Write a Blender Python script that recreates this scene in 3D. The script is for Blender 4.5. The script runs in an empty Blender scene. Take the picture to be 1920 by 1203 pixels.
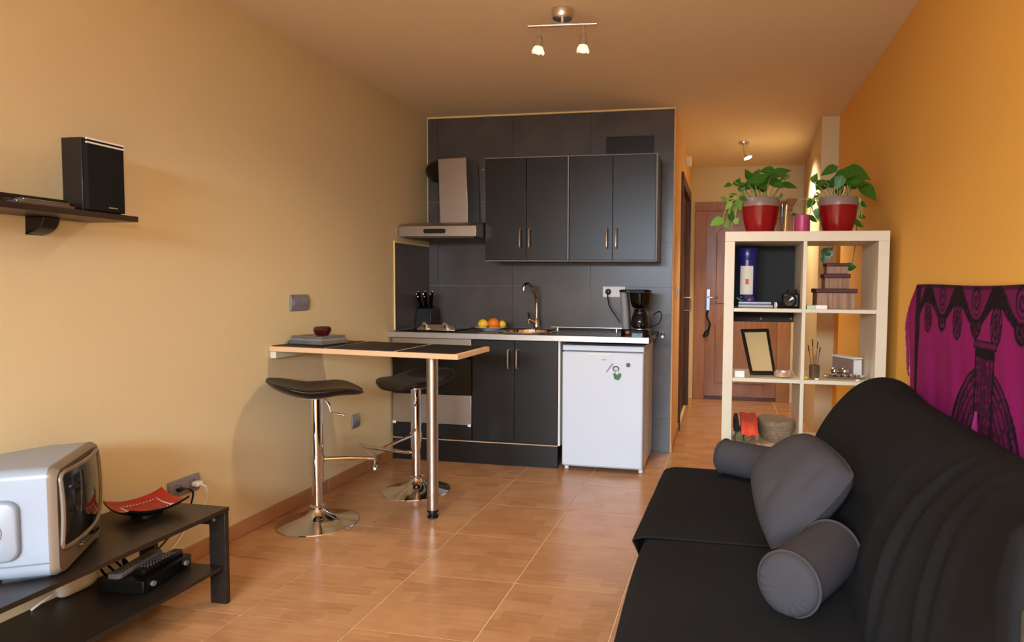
import bpy, bmesh, math, random
from mathutils import Vector, Matrix
random.seed(7)
SC = bpy.context.scene
COL = SC.collection
PI = math.pi

# ---------------------------------------------------------------- camera
CAM = Vector((2.305, -4.832, 1.239))
YAW, PITCH, ROLL, FPX, PPX, PPY = 10.856, -3.063, 0.532, 1220.69, 1122.05, 601.65
_a, _b, _c = (math.radians(v) for v in (YAW, PITCH, ROLL))
_fw = Vector((-math.sin(_a) * math.cos(_b), math.cos(_a) * math.cos(_b), math.sin(_b)))
_r0 = Vector((math.cos(_a), math.sin(_a), 0))
_u0 = _r0.cross(_fw)
_rt = _r0 * math.cos(_c) + _u0 * math.sin(_c)
_up = _u0 * math.cos(_c) - _r0 * math.sin(_c)
cd = bpy.data.cameras.new('camera')
cam = bpy.data.objects.new('camera', cd)
COL.objects.link(cam)
cam.matrix_world = Matrix(((_rt.x, _up.x, -_fw.x, CAM.x), (_rt.y, _up.y, -_fw.y, CAM.y), (_rt.z, _up.z, -_fw.z, CAM.z), (0, 0, 0, 1)))
cd.sensor_width = 36.0
cd.lens = FPX / 1920 * 36
cd.shift_x = -(PPX - 960) / 1920
cd.shift_y = (PPY - 601.5) / 1920
cd.clip_start = 0.05
SC.camera = cam


def U(px, py, ax, v):
    """photo pixel -> point on an axis-aligned plane"""
    d = _fw + _rt * ((px - PPX) / FPX) - _up * ((py - PPY) / FPX)
    i = 'xyz'.index(ax)
    return CAM + d * ((v - CAM[i]) / d[i])


def lin(c):
    return tuple((x / 12.92 if x <= 0.04045 else ((x + 0.055) / 1.055) ** 2.4) for x in c)


# ---------------------------------------------------------------- world, light, exposure
world = bpy.data.worlds.new('world')
SC.world = world
world.use_nodes = True
wb = world.node_tree.nodes['Background']
wb.inputs[0].default_value = (0.62, 0.78, 1.0, 1)
wb.inputs[1].default_value = 1.2


def lamp(name, kind, loc, energy, color, **kw):
    l = bpy.data.lights.new(name, kind)
    l.energy = energy
    l.color = color
    for k, v in kw.items():
        setattr(l, k, v)
    o = bpy.data.objects.new(name, l)
    COL.objects.link(o)
    o.location = loc
    return o


# daylight entering by the balcony window in the wall behind the camera
day = lamp('window_daylight', 'AREA', (1.57, -8.7, 3.0), 2700, (0.68, 0.84, 1.0), shape='RECTANGLE', size=4.0, size_y=2.6)
day.rotation_euler = (PI / 2 - math.radians(30), 0, 0)
# the photographer's flash, just above the lens
flash = lamp('camera_flash', 'POINT', (2.27, -4.85, 1.50), 32, (1.0, 0.95, 0.88), shadow_soft_size=0.035)
SC.view_settings.view_transform = 'Standard'
SC.view_settings.look = 'None'
SC.view_settings.gamma = 1.0
SC.view_settings.use_curve_mapping = False
SC.view_settings.exposure = 0.2


# ---------------------------------------------------------------- materials
MATS = {}


def material(name, col, rough=0.5, metal=0.0, var=0.06, vscale=6.0, bump=0.0, bscale=60.0, spec=0.5, stretch=None,
             emit=None, estr=0.0, trans=0.0, coat=0.0, sheen=0.0, alpha=1.0, ior=1.45):
    m = bpy.data.materials.new(name)
    m.use_nodes = True
    nt = m.node_tree
    b = nt.nodes['Principled BSDF']
    c = lin(col)
    b.inputs['Roughness'].default_value = rough
    b.inputs['Metallic'].default_value = metal
    b.inputs['Specular IOR Level'].default_value = spec
    b.inputs['IOR'].default_value = ior
    b.inputs['Transmission Weight'].default_value = trans
    b.inputs['Coat Weight'].default_value = coat
    b.inputs['Sheen Weight'].default_value = sheen
    b.inputs['Alpha'].default_value = alpha
    tc = nt.nodes.new('ShaderNodeTexCoord')
    mp = nt.nodes.new('ShaderNodeMapping')
    nt.links.new(tc.outputs['Object'], mp.inputs['Vector'])
    if stretch:
        mp.inputs['Scale'].default_value = stretch
    n = nt.nodes.new('ShaderNodeTexNoise')
    n.inputs['Scale'].default_value = vscale
    n.inputs['Detail'].default_value = 4
    nt.links.new(mp.outputs['Vector'], n.inputs['Vector'])
    r = nt.nodes.new('ShaderNodeValToRGB')
    r.color_ramp.elements[0].position = 0.3
    r.color_ramp.elements[1].position = 0.7
    r.color_ramp.elements[0].color = tuple(x * (1 - var) for x in c) + (1,)
    r.color_ramp.elements[1].color = tuple(min(1, x * (1 + var)) for x in c) + (1,)
    nt.links.new(n.outputs['Fac'], r.inputs['Fac'])
    nt.links.new(r.outputs['Color'], b.inputs['Base Color'])
    if bump > 0:
        n2 = nt.nodes.new('ShaderNodeTexNoise')
        n2.inputs['Scale'].default_value = bscale
        n2.inputs['Detail'].default_value = 3
        nt.links.new(mp.outputs['Vector'], n2.inputs['Vector'])
        bp = nt.nodes.new('ShaderNodeBump')
        bp.inputs['Strength'].default_value = bump
        bp.inputs['Distance'].default_value = 0.002
        nt.links.new(n2.outputs['Fac'], bp.inputs['Height'])
        nt.links.new(bp.outputs['Normal'], b.inputs['Normal'])
    if emit:
        b.inputs['Emission Color'].default_value = lin(emit) + (1,)
        b.inputs['Emission Strength'].default_value = estr
    MATS[name] = m
    return m


def tile_material(name, c1, c2, c3, rough):
    """ceramic tile printed like parquet staves; each tile shifted by its own random"""
    m = bpy.data.materials.new(name)
    m.use_nodes = True
    nt = m.node_tree
    L = nt.links.new
    b = nt.nodes['Principled BSDF']
    b.inputs['Roughness'].default_value = rough
    tc = nt.nodes.new('ShaderNodeTexCoord')
    oi = nt.nodes.new('ShaderNodeObjectInfo')
    mul = nt.nodes.new('ShaderNodeMath'); mul.operation = 'MULTIPLY'; mul.inputs[1].default_value = 13.0
    L(oi.outputs['Random'], mul.inputs[0])
    cx = nt.nodes.new('ShaderNodeCombineXYZ')
    L(mul.outputs[0], cx.inputs[0]); L(mul.outputs[0], cx.inputs[1])
    add = nt.nodes.new('ShaderNodeVectorMath'); add.operation = 'ADD'
    L(tc.outputs['Object'], add.inputs[0]); L(cx.outputs[0], add.inputs[1])
    br = nt.nodes.new('ShaderNodeTexBrick')
    br.inputs['Scale'].default_value = 1.0
    br.inputs['Mortar Size'].default_value = 0.0
    br.inputs['Brick Width'].default_value = 0.155
    br.inputs['Row Height'].default_value = 0.0767
    br.inputs['Bias'].default_value = -0.2
    br.inputs['Color1'].default_value = lin(c1) + (1,)
    br.inputs['Color2'].default_value = lin(c2) + (1,)
    L(add.outputs[0], br.inputs['Vector'])
    mp = nt.nodes.new('ShaderNodeMapping'); mp.inputs['Scale'].default_value = (4, 34, 10)
    L(add.outputs[0], mp.inputs['Vector'])
    no = nt.nodes.new('ShaderNodeTexNoise'); no.inputs['Scale'].default_value = 1.6; no.inputs['Detail'].default_value = 6
    L(mp.outputs[0], no.inputs['Vector'])
    n2 = nt.nodes.new('ShaderNodeTexNoise'); n2.inputs['Scale'].default_value = 7; n2.inputs['Detail'].default_value = 5
    L(add.outputs[0], n2.inputs['Vector'])
    mx = nt.nodes.new('ShaderNodeMix'); mx.data_type = 'RGBA'
    rp = nt.nodes.new('ShaderNodeMapRange'); rp.inputs[1].default_value = 0.42; rp.inputs[2].default_value = 0.8; rp.inputs[4].default_value = 0.55
    L(no.outputs['Fac'], rp.inputs[0]); L(rp.outputs[0], mx.inputs[0])
    L(br.outputs['Color'], mx.inputs[6]); mx.inputs[7].default_value = lin(c3) + (1,)
    mx2 = nt.nodes.new('ShaderNodeMix'); mx2.data_type = 'RGBA'
    rp2 = nt.nodes.new('ShaderNodeMapRange'); rp2.inputs[1].default_value = 0.4; rp2.inputs[2].default_value = 0.75; rp2.inputs[4].default_value = 0.45
    L(n2.outputs['Fac'], rp2.inputs[0]); L(rp2.outputs[0], mx2.inputs[0])
    L(mx.outputs[2], mx2.inputs[6]); mx2.inputs[7].default_value = lin(c2) + (1,)
    L(mx2.outputs[2], b.inputs['Base Color'])
    MATS[name] = m


material('cream_paint', (0.83, 0.76, 0.60), 0.75, var=0.02, vscale=1.3, bump=0.15, bscale=180)
material('orange_paint', (0.91, 0.69, 0.32), 0.75, var=0.03, vscale=1.2, bump=0.15, bscale=180)
material('hall_paint', (0.86, 0.68, 0.48), 0.75, var=0.03, vscale=1.2, bump=0.15, bscale=180)
material('ceiling_paint', (0.89, 0.81, 0.69), 0.85, var=0.02, vscale=1.0)
tile_material('floor_ceramic', (0.72, 0.525, 0.355), (0.63, 0.44, 0.28), (0.78, 0.60, 0.43), 0.24)
material('grout_floor', (0.86, 0.74, 0.58), 0.85)
material('skirting_ceramic', (0.66, 0.46, 0.31), 0.35, var=0.10, vscale=9)
material('slate_tile', (0.325, 0.30, 0.29), 0.30, var=0.22, vscale=3.2, bump=0.1, bscale=40)
material('grout_wall', (0.62, 0.57, 0.50), 0.8)
material('cream_trim', (0.93, 0.83, 0.58), 0.5)
material('black_laminate', (0.098, 0.092, 0.090), 0.33, var=0.10, vscale=9)
material('black_worktop', (0.10, 0.095, 0.095), 0.22, var=0.25, vscale=90)
material('aluminium', (0.78, 0.76, 0.74), 0.35, metal=0.9, var=0.03)
material('brushed_steel', (0.72, 0.68, 0.63), 0.36, metal=1.0, var=0.05, vscale=3, stretch=(1, 1, 40))
material('chrome', (0.86, 0.86, 0.88), 0.06, metal=1.0, var=0.0)
material('satin_nickel', (0.86, 0.85, 0.83), 0.3, metal=1.0, var=0.03)
material('white_enamel', (0.80, 0.83, 0.88), 0.28, var=0.01)
material('grey_line', (0.52, 0.52, 0.54), 0.5)
material('white_plastic', (0.90, 0.89, 0.87), 0.4, var=0.01)
material('black_plastic', (0.055, 0.053, 0.055), 0.3, var=0.1)
material('black_gloss', (0.03, 0.03, 0.032), 0.08, var=0.1)
material('dark_glass', (0.06, 0.05, 0.045), 0.05, var=0.05)
material('oven_glass', (0.05, 0.045, 0.045), 0.08, var=0.05)
material('black_leather', (0.06, 0.052, 0.05), 0.32, var=0.1, bump=0.12, bscale=220)
material('birch_edge', (0.86, 0.70, 0.53), 0.5, var=0.05)
material('black_mat', (0.075, 0.062, 0.06), 0.55, var=0.15, vscale=60, bump=0.3, bscale=400)
material('blackbrown_wood', (0.135, 0.105, 0.09), 0.36, var=0.22, vscale=5, stretch=(9, 1.2, 9))
material('wenge_shelf', (0.16, 0.085, 0.075), 0.4, var=0.2, vscale=6, stretch=(9, 1.2, 9))
material('cream_laminate', (0.85, 0.80, 0.70), 0.42, var=0.015)
material('door_wood', (0.56, 0.37, 0.23), 0.26, var=0.20, vscale=2.2, stretch=(10, 10, 1.0), bump=0.35, bscale=26)
material('frame_wood', (0.60, 0.41, 0.27), 0.4, var=0.12, vscale=3, stretch=(9, 9, 1))
material('dark_door', (0.27, 0.15, 0.09), 0.4, var=0.2, vscale=3, stretch=(9, 9, 1))
material('black_cover', (0.108, 0.110, 0.116), 0.92, var=0.12, vscale=3, bump=0.35, bscale=420, spec=0.12)
material('charcoal_cotton', (0.25, 0.24, 0.25), 0.88, var=0.07, vscale=5, bump=0.3, bscale=330, spec=0.15)
material('silver_plastic', (0.56, 0.60, 0.65), 0.36, metal=0.1, var=0.02)
material('taupe_plastic', (0.47, 0.42, 0.37), 0.35, metal=0.1, var=0.03)
material('crt_glass', (0.10, 0.10, 0.095), 0.07, var=0.05)
material('grey_plastic', (0.48, 0.47, 0.48), 0.4, var=0.03)
material('switch_grey', (0.52, 0.51, 0.53), 0.35, metal=0.2, var=0.02)
material('red_lacquer', (0.62, 0.11, 0.09), 0.25, var=0.18, vscale=9)
material('red_glaze', (0.52, 0.04, 0.07), 0.16, var=0.05)
material('smoked_plastic', (0.52, 0.45, 0.42), 0.3, var=0.12, vscale=14)
material('wine_glass', (0.25, 0.02, 0.04), 0.07, var=0.05, coat=0.5)
material('soil', (0.20, 0.13, 0.09), 0.95, var=0.4, vscale=70, bump=1, bscale=90)
material('leaf', (0.20, 0.40, 0.12), 0.34, var=0.30, vscale=16)
material('leaf_pale', (0.42, 0.60, 0.24), 0.38, var=0.25, vscale=16)
material('stem', (0.56, 0.60, 0.30), 0.5, var=0.15)
material('violet_wax', (0.66, 0.25, 0.42), 0.4, var=0.05, metal=0.15)
material('navy_tin', (0.13, 0.13, 0.40), 0.25, var=0.06)
material('cream_label', (0.90, 0.87, 0.78), 0.6, var=0.02)
material('red_print', (0.85, 0.36, 0.25), 0.6)
material('woven_bark', (0.60, 0.46, 0.36), 0.75, var=0.38, vscale=7, stretch=(11, 11, 0.6), bump=0.4, bscale=50)
material('plum_lid', (0.28, 0.12, 0.13), 0.6, var=0.15)
material('pale_green', (0.74, 0.82, 0.68), 0.5)
material('canvas', (0.80, 0.69, 0.48), 0.8, var=0.03)
material('dark_wood_frame', (0.10, 0.085, 0.08), 0.35, var=0.15)
material('copper', (0.80, 0.68, 0.57), 0.25, metal=0.5, var=0.05)
material('silver', (0.82, 0.80, 0.80), 0.15, metal=1.0, var=0.02)
material('wax', (0.93, 0.91, 0.88), 0.5, var=0.01)
material('clear_glass', (0.93, 0.93, 0.93), 0.03, trans=1.0, var=0.0)
material('amber_glass', (0.55, 0.43, 0.33), 0.08, var=0.1, trans=0.55)
material('twig', (0.35, 0.20, 0.12), 0.8)
material('paper', (0.90, 0.87, 0.84), 0.7, var=0.02)
material('mauve_board', (0.57, 0.45, 0.41), 0.6, var=0.06)
material('orange_cloth', (0.83, 0.29, 0.17), 0.85, var=0.15, vscale=20, bump=0.4, bscale=200)
material('olive_cloth', (0.50, 0.46, 0.32), 0.85, var=0.25, vscale=40, bump=0.4, bscale=200)
material('dark_cloth', (0.10, 0.10, 0.11), 0.9, var=0.15)
material('wicker', (0.56, 0.47, 0.37), 0.7, var=0.32, vscale=60, bump=0.8, bscale=120)
material('dark_panel', (0.17, 0.165, 0.16), 0.8, var=0.08)
material('lemon', (0.93, 0.76, 0.20), 0.4, var=0.1, vscale=30, bump=0.2, bscale=120)
material('orange_peel', (0.94, 0.48, 0.10), 0.4, var=0.06, vscale=30, bump=0.25, bscale=150)
material('peach', (0.90, 0.40, 0.16), 0.5, var=0.15, vscale=12)
material('porcelain', (0.92, 0.91, 0.92), 0.15, var=0.0)
material('green_enamel', (0.16, 0.42, 0.22), 0.35, var=0.2, vscale=60)
material('bulb', (1.0, 0.95, 0.85), 0.3, emit=(1.0, 0.88, 0.66), estr=1.6)
material('bulb_hall', (1.0, 0.95, 0.85), 0.3, emit=(1.0, 0.93, 0.80), estr=25.0)
material('cover_grey', (0.30, 0.29, 0.28), 0.4)
material('magazine', (0.40, 0.37, 0.33), 0.3, var=0.25, vscale=25)
material('magenta_fringe', (0.50, 0.10, 0.34), 0.85, var=0.1)
material('zip_metal', (0.66, 0.70, 0.70), 0.35, metal=0.8)
material('olive_trim', (0.26, 0.25, 0.20), 0.7)
material('tan_leather', (0.45, 0.32, 0.20), 0.55)
material('red_card', (0.70, 0.20, 0.16), 0.5)
material('violet_plastic', (0.30, 0.20, 0.42), 0.25)
material('window_frame_white', (0.86, 0.86, 0.86), 0.4)


# ---------------------------------------------------------------- mesh builder
class MB:
    def __init__(s):
        s.v = []; s.f = []

    def add(s, verts, faces):
        o = len(s.v)
        s.v += [tuple(v) for v in verts]
        s.f += [tuple(i + o for i in f) for f in faces]
        return s

    def box(s, x0, x1, y0, y1, z0, z1):
        v = [(x, y, z) for z in (z0, z1) for y in (y0, y1) for x in (x0, x1)]
        return s.add(v, [(0, 2, 3, 1), (4, 5, 7, 6), (0, 1, 5, 4), (2, 6, 7, 3), (0, 4, 6, 2), (1, 3, 7, 5)])

    def obox(s, c, size, M):
        hx, hy, hz = (k / 2 for k in size)
        v = [Vector(c) + M @ Vector((x, y, z)) for z in (-hz, hz) for y in (-hy, hy) for x in (-hx, hx)]
        return s.add(v, [(0, 2, 3, 1), (4, 5, 7, 6), (0, 1, 5, 4), (2, 6, 7, 3), (0, 4, 6, 2), (1, 3, 7, 5)])

    def ring_loft(s, rings, close=True, cap0=True, cap1=True):
        n = len(rings[0]); v = []; f = []
        for r in rings: v += r
        for i in range(len(rings) - 1):
            for j in range(n if close else n - 1):
                k = (j + 1) % n
                f.append((i * n + j, i * n + k, (i + 1) * n + k, (i + 1) * n + j))
        if cap0: f.append(tuple(reversed(range(n))))
        if cap1: f.append(tuple((len(rings) - 1) * n + j for j in range(n)))
        return s.add(v, f)

    def cyl(s, p0, p1, r0, r1=None, n=24):
        p0 = Vector(p0); p1 = Vector(p1); r1 = r0 if r1 is None else r1
        d = (p1 - p0).normalized()
        a = d.orthogonal().normalized(); b = d.cross(a)
        ring = lambda p, r: [p + (a * math.cos(2 * PI * j / n) + b * math.sin(2 * PI * j / n)) * r for j in range(n)]
        return s.ring_loft([ring(p0, r0), ring(p1, r1)])

    def tube(s, pts, r, n=8):
        pts = [Vector(p) for p in pts]; rings = []
        t0 = (pts[1] - pts[0]).normalized(); a = t0.orthogonal().normalized()
        for i, p in enumerate(pts):
            t = (pts[min(i + 1, len(pts) - 1)] - pts[max(i - 1, 0)]).normalized()
            a = (a - t * a.dot(t)).normalized(); b = t.cross(a)
            rr = r[i] if isinstance(r, (list, tuple)) else r
            rings.append([p + (a * math.cos(2 * PI * j / n) + b * math.sin(2 * PI * j / n)) * rr for j in range(n)])
        return s.ring_loft(rings)

    def lathe(s, prof, c, axis=(0, 0, 1), n=32, cap0=True, cap1=True):
        d = Vector(axis).normalized(); a = d.orthogonal().normalized(); b = d.cross(a); c = Vector(c)
        if abs(d.z) > 0.999: a = Vector((1, 0, 0)); b = d.cross(a)
        rings = [[c + d * h + (a * math.cos(2 * PI * j / n) + b * math.sin(2 * PI * j / n)) * max(r, 1e-5) for j in range(n)] for r, h in prof]
        return s.ring_loft(rings, True, cap0, cap1)

    def grid(s, fn, nu, nv, closeu=False):
        v = [fn(i / (nu if closeu else nu - 1), j / (nv - 1)) for j in range(nv) for i in range(nu)]
        f = []
        for j in range(nv - 1):
            for i in range(nu if closeu else nu - 1):
                k = (i + 1) % nu
                f.append((j * nu + i, j * nu + k, (j + 1) * nu + k, (j + 1) * nu + i))
        return s.add(v, f)

    def prism(s, poly, origin, ex, ey, ez, depth):
        """polygon (2d) in plane (ex, ey), extruded along ez"""
        o = Vector(origin); ex = Vector(ex); ey = Vector(ey); ez = Vector(ez)
        a = [o + ex * p[0] + ey * p[1] for p in poly]
        b = [p + ez * depth for p in a]
        return s.ring_loft([a, b])

    def mesh(s, off=(0, 0, 0), sharp=35):
        me = bpy.data.meshes.new('mesh')
        ox, oy, oz = off
        me.from_pydata([(x - ox, y - oy, z - oz) for x, y, z in s.v], [], s.f)
        bm = bmesh.new(); bm.from_mesh(me)
        bmesh.ops.recalc_face_normals(bm, faces=bm.faces)
        bm.to_mesh(me); bm.free()
        me.shade_smooth()
        me.set_sharp_from_angle(angle=math.radians(sharp))
        return me


def B(*a):
    return MB().box(*a)


def root_loc(o):
    l = Vector((0, 0, 0))
    while o is not None:
        l = l + o.location; o = o.parent
    return l


def obj(name, mb, mat, parent=None, bevel=0, local=False, loc=None, sharp=35, seg=2):
    """one mesh object; coordinates are world unless local"""
    if parent is not None and not local:
        off = root_loc(parent)
    elif loc is not None and not local:
        off = loc
    else:
        off = (0, 0, 0)
    me = mb.mesh(off, sharp)
    me.materials.append(MATS[mat] if isinstance(mat, str) else mat)
    o = bpy.data.objects.new(name, me)
    COL.objects.link(o)
    o.parent = parent
    if parent is None and loc is not None: o.location = loc
    if bevel:
        m = o.modifiers.new('bevel', 'BEVEL'); m.width = bevel; m.segments = seg; m.limit_method = 'ANGLE'
        m.angle_limit = math.radians(40)
    return o


def tag(o, label, cat, group=None):
    o['label'] = label; o['category'] = cat
    if group: o['group'] = group
    return o


def thing(name, label, cat, loc=(0, 0, 0), group=None, rotz=0):
    o = bpy.data.objects.new(name, None)
    o.empty_display_size = 0.05
    COL.objects.link(o)
    o.location = loc; o.rotation_euler = (0, 0, rotz)
    return tag(o, label, cat, group)


def single(name, mb, mat, label, cat, loc=(0, 0, 0), group=None, bevel=0, sharp=35):
    return tag(obj(name, mb, mat, None, bevel, False, loc, sharp), label, cat, group)


def struct(name, mb, mat, bevel=0, loc=(0, 0, 0)):
    o = obj(name, mb, mat, None, bevel, False, loc)
    o['kind'] = 'structure'
    return o


def smooth_pts(pts, n=8):
    """Catmull-Rom through points"""
    P = [Vector(p) for p in pts]; P = [P[0] * 2 - P[1]] + P + [P[-1] * 2 - P[-2]]
    out = []
    for i in range(1, len(P) - 2):
        for k in range(n):
            t = k / n
            out.append(0.5 * ((2 * P[i]) + (P[i + 1] - P[i - 1]) * t + (2 * P[i - 1] - 5 * P[i] + 4 * P[i + 1] - P[i + 2]) * t * t
                              + (3 * P[i] - P[i - 1] - 3 * P[i + 1] + P[i + 2]) * t ** 3))
    out.append(P[-2])
    return out

# ================================================================ THE ROOM
H, W, XK, YB, YR = 2.545, 3.146, 1.937, 2.45, -7.4      # ceiling, right wall, hall edge, hall end, rear wall
T = 0.12
struct('wall_left', B(-T, 0, YR - T, T, 0, H + .1), 'cream_paint')
struct('wall_kitchen', B(0, XK - .10, 0.009, T, 0, H + .1), 'grout_wall')
wr = struct('wall_right', B(W, W + T, YR - T, 0.44, 0, H + .1), 'orange_paint')
mbp = MB().prism([(3.018, .44), (W + T, .44), (W + T, YB + T), (3.13, YB + T)], (0, 0, 0), (1, 0, 0), (0, 1, 0), (0, 0, 1), H + .1)
struct('wall_hall_right', mbp, 'cream_paint')
# hall left wall with the door opening y .82-1.98
DY0, DY1, DZ = 0.80, 2.02, 2.15
hl = MB().box(XK - .10, XK, 0.0105, DY0, 0, H + .1).box(XK - .10, XK, DY1, YB + T, 0, H + .1).box(XK - .10, XK, DY0, DY1, DZ, H + .1)
struct('wall_hall_left', hl, 'hall_paint')
# hall end wall with door opening
EX0, EX1, EZ = 2.06, 2.93, 2.09
he = MB().box(XK, EX0, YB, YB + T, 0, H + .1).box(EX1, W + T, YB, YB + T, 0, H + .1).box(EX0, EX1, YB, YB + T, EZ, H + .1)
struct('wall_hall_end', he, 'cream_paint')
struct('ceiling', MB().box(-T, W + T, YR - T, YB + T, H, H + .1), 'ceiling_paint')
# rear wall behind the camera with a balcony window
WX0, WX1, WZ0, WZ1 = 0.30, 2.85, 0.10, 2.12
rw = MB().box(0, WX0, YR - T, YR, 0, H).box(WX1, W, YR - T, YR, 0, H).box(WX0, WX1, YR - T, YR, 0, WZ0).box(WX0, WX1, YR - T, YR, WZ1, H)
struct('wall_rear', rw, 'cream_paint')
wf = struct('window_1', MB().box(WX0, WX0 + .06, YR - .09, YR - .03, WZ0, WZ1).box(WX1 - .06, WX1, YR - .09, YR - .03, WZ0, WZ1)
            .box(WX0, WX1, YR - .09, YR - .03, WZ0, WZ0 + .06).box(WX0, WX1, YR - .09, YR - .03, WZ1 - .06, WZ1)
            .box(1.56, 1.64, YR - .09, YR - .03, WZ0, WZ1), 'window_frame_white')

# floor: grout bed with one object per tile
fl = struct('floor', B(-T, W + T, YR - T, YB + T, -.12, -.003), 'grout_floor')
S, GX, GY = 0.46, 0.092, -1.374
tile_mesh = {}
gap = .0028
for iy in range(-9, 10):
    for ix in range(-1, 8):
        x0, x1 = GX + ix * S, GX + (ix + 1) * S
        y0, y1 = GY + iy * S, GY + (iy + 1) * S
        x0, x1, y0, y1 = max(x0, 0), min(x1, W), max(y0, -5.2), min(y1, YB)
        if y0 >= 0 and x0 < XK: x0 = max(x0, XK)
        if x1 - x0 < .03 or y1 - y0 < .03: continue
        if y0 < 0 < y1 and x1 <= XK: y1 = 0.0
        key = (round(x1 - x0, 3), round(y1 - y0, 3))
        if key not in tile_mesh:
            w, h = key
            me = B(-w / 2 + gap, w / 2 - gap, -h / 2 + gap, h / 2 - gap, -.006, 0).mesh()
            me.materials.append(MATS['floor_ceramic'])
            tile_mesh[key] = me
        o = bpy.data.objects.new('floor_tile', tile_mesh[key]); COL.objects.link(o)
        o.parent = fl; o.location = ((x0 + x1) / 2, (y0 + y1) / 2, 0)
fr = B(0, W, YR, -5.2, -.006, 0)
o = obj('floor_tile', fr, 'floor_ceramic', fl)

# skirting tiles
def skirting(name, pts):
    base = struct(name, pts[0], 'grout_floor')
    for mb in pts[1:]:
        obj('skirting_tile', mb, 'skirting_ceramic', base, bevel=.002)
BH = .074
sl = [B(0, .006, -5.2, -.60, 0, BH - .003)]
y = -.60
edges = [-.60]
k = GY + S
while k > -5.2:
    if k < -.62: edges.append(k)
    k -= S
edges.append(-5.2)
for a_, b_ in zip(edges[1:], edges[:-1]):
    sl.append(B(0, .011, a_ + .0018, b_ - .0018, .001, BH))
skirting('baseboard_left', sl)
sr = [B(W - .006, W, -5.2, .44, 0, BH - .003)]
for i in range(12):
    sr.append(B(W - .011, W, -5.2 + i * .47 + .002, -5.2 + (i + 1) * .47 - .002, .001, BH))
skirting('baseboard_right', sr)
sh = [B(XK, XK + .005, .002, DY0 - .07, 0, BH - .003)]
for a_, b_ in ((.002, .46), (.46, DY0 - .075)):
    sh.append(B(XK, XK + .011, a_ + .002, b_ - .002, .001, BH))
skirting('baseboard_hall', sh)

# hall end: entrance door
d1 = struct('door_1', B(EX0 + .045, EX1 - .045, YB + .015, YB + .055, .01, EZ - .012), 'door_wood', bevel=.002)
for x0, x1 in ((1.985, EX0 + .05), (EX1 - .05, 3.02)):
    obj('door_jamb', B(x0, x1, YB - .018, YB + .10, 0, EZ - .02), 'frame_wood', d1, bevel=.004)
obj('door_head', B(1.985, 3.02, YB - .02, YB + .10, EZ - .02, EZ + .075), 'frame_wood', d1, bevel=.004)
obj('door_cornice', B(2.955, 3.05, YB - .035, YB - .001, EZ + .03, EZ + .10), 'frame_wood', d1, bevel=.004)
for z0, z1 in ((.18, .92), (1.06, 1.92)):
    # raised arched panels of the entrance door
    w0, w1 = 2.22, 2.77
    pts = [(w0, z0), (w1, z0), (w1, z1 - .10)] + [((w0 + w1) / 2 + (w1 - w0) / 2 * math.cos(t), z1 - .10 + .10 * math.sin(t)) for t in [PI * i / 12 for i in range(1, 12)]] + [(w0, z1 - .10)]
    obj('door_panel', MB().prism(pts, (0, YB + .016, 0), (1, 0, 0), (0, 0, 1), (0, -1, 0), .012), 'door_wood', d1, bevel=.008)
hd = obj('handle_plate', B(2.118, 2.158, YB + .002, YB + .015, .98, 1.22), 'chrome', d1, bevel=.004)
obj('lever', MB().tube([(2.138, YB + .005, 1.13), (2.138, YB - .035, 1.13), (2.15, YB - .045, 1.13), (2.245, YB - .045, 1.125)], .009), 'chrome', d1)
obj('door_threshold', B(EX0, EX1, YB - .012, YB + .05, .0, .035), 'dark_door', d1, bevel=.003)
ky = thing('key_lanyard', 'black lanyard and keys hanging from the entrance door lock', 'keys', (2.138, YB - .02, .70))
obj('key', MB().box(2.132, 2.144, YB - .03, YB + .006, 1.035, 1.05).box(2.128, 2.15, YB - .035, YB - .026, .985, 1.05), 'chrome', ky)
obj('strap', MB().tube(smooth_pts([(2.138, YB - .03, .99), (2.128, YB - .03, .92), (2.16, YB - .03, .84), (2.15, YB - .03, .78), (2.11, YB - .03, .735), (2.10, YB - .03, .70), (2.14, YB - .03, .72), (2.155, YB - .03, .78)]), .011), 'black_plastic', ky)

# hall left: dark bathroom door
d2 = struct('door_2', B(XK - .06, XK - .022, DY0 + .012, DY1 - .012, .004, DZ - .022), 'dark_door', bevel=.002)
for y0, y1 in ((DY0 - .06, DY0 + .02), (DY1 - .02, DY1 + .06)):
    obj('door_jamb', B(XK - .07, XK + .018, y0, y1, 0, DZ + .06), 'dark_door', d2, bevel=.004)
obj('door_head', B(XK - .07, XK + .018, DY0 + .02, DY1 - .02, DZ - .03, DZ + .06), 'dark_door', d2, bevel=.004)
obj('door_handle', MB().tube([(XK - .03, 1.86, 1.00), (XK + .035, 1.86, 1.00), (XK + .04, 1.86, 1.01), (XK + .04, 1.86, 1.12), (XK + .035, 1.86, 1.13), (XK - .03, 1.86, 1.13)], .007), 'brushed_steel', d2)
single('door_chime', B(XK, XK + .052, 1.27, 1.36, 2.362, 2.44), 'white_plastic', 'small white box high on the hall wall above the dark door', 'chime', (XK, 1.3, 2.362), bevel=.006)
sw = thing('hall_switch', 'white light switch at the corner of the dark tiled wall', 'switch', (XK, .37, 1.16))
obj('plate', B(XK, XK + .012, .33, .41, 1.165, 1.245), 'white_plastic', sw, bevel=.003)
obj('rocker', B(XK + .010, XK + .022, .345, .395, 1.18, 1.23), 'white_plastic', sw, bevel=.003)

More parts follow.
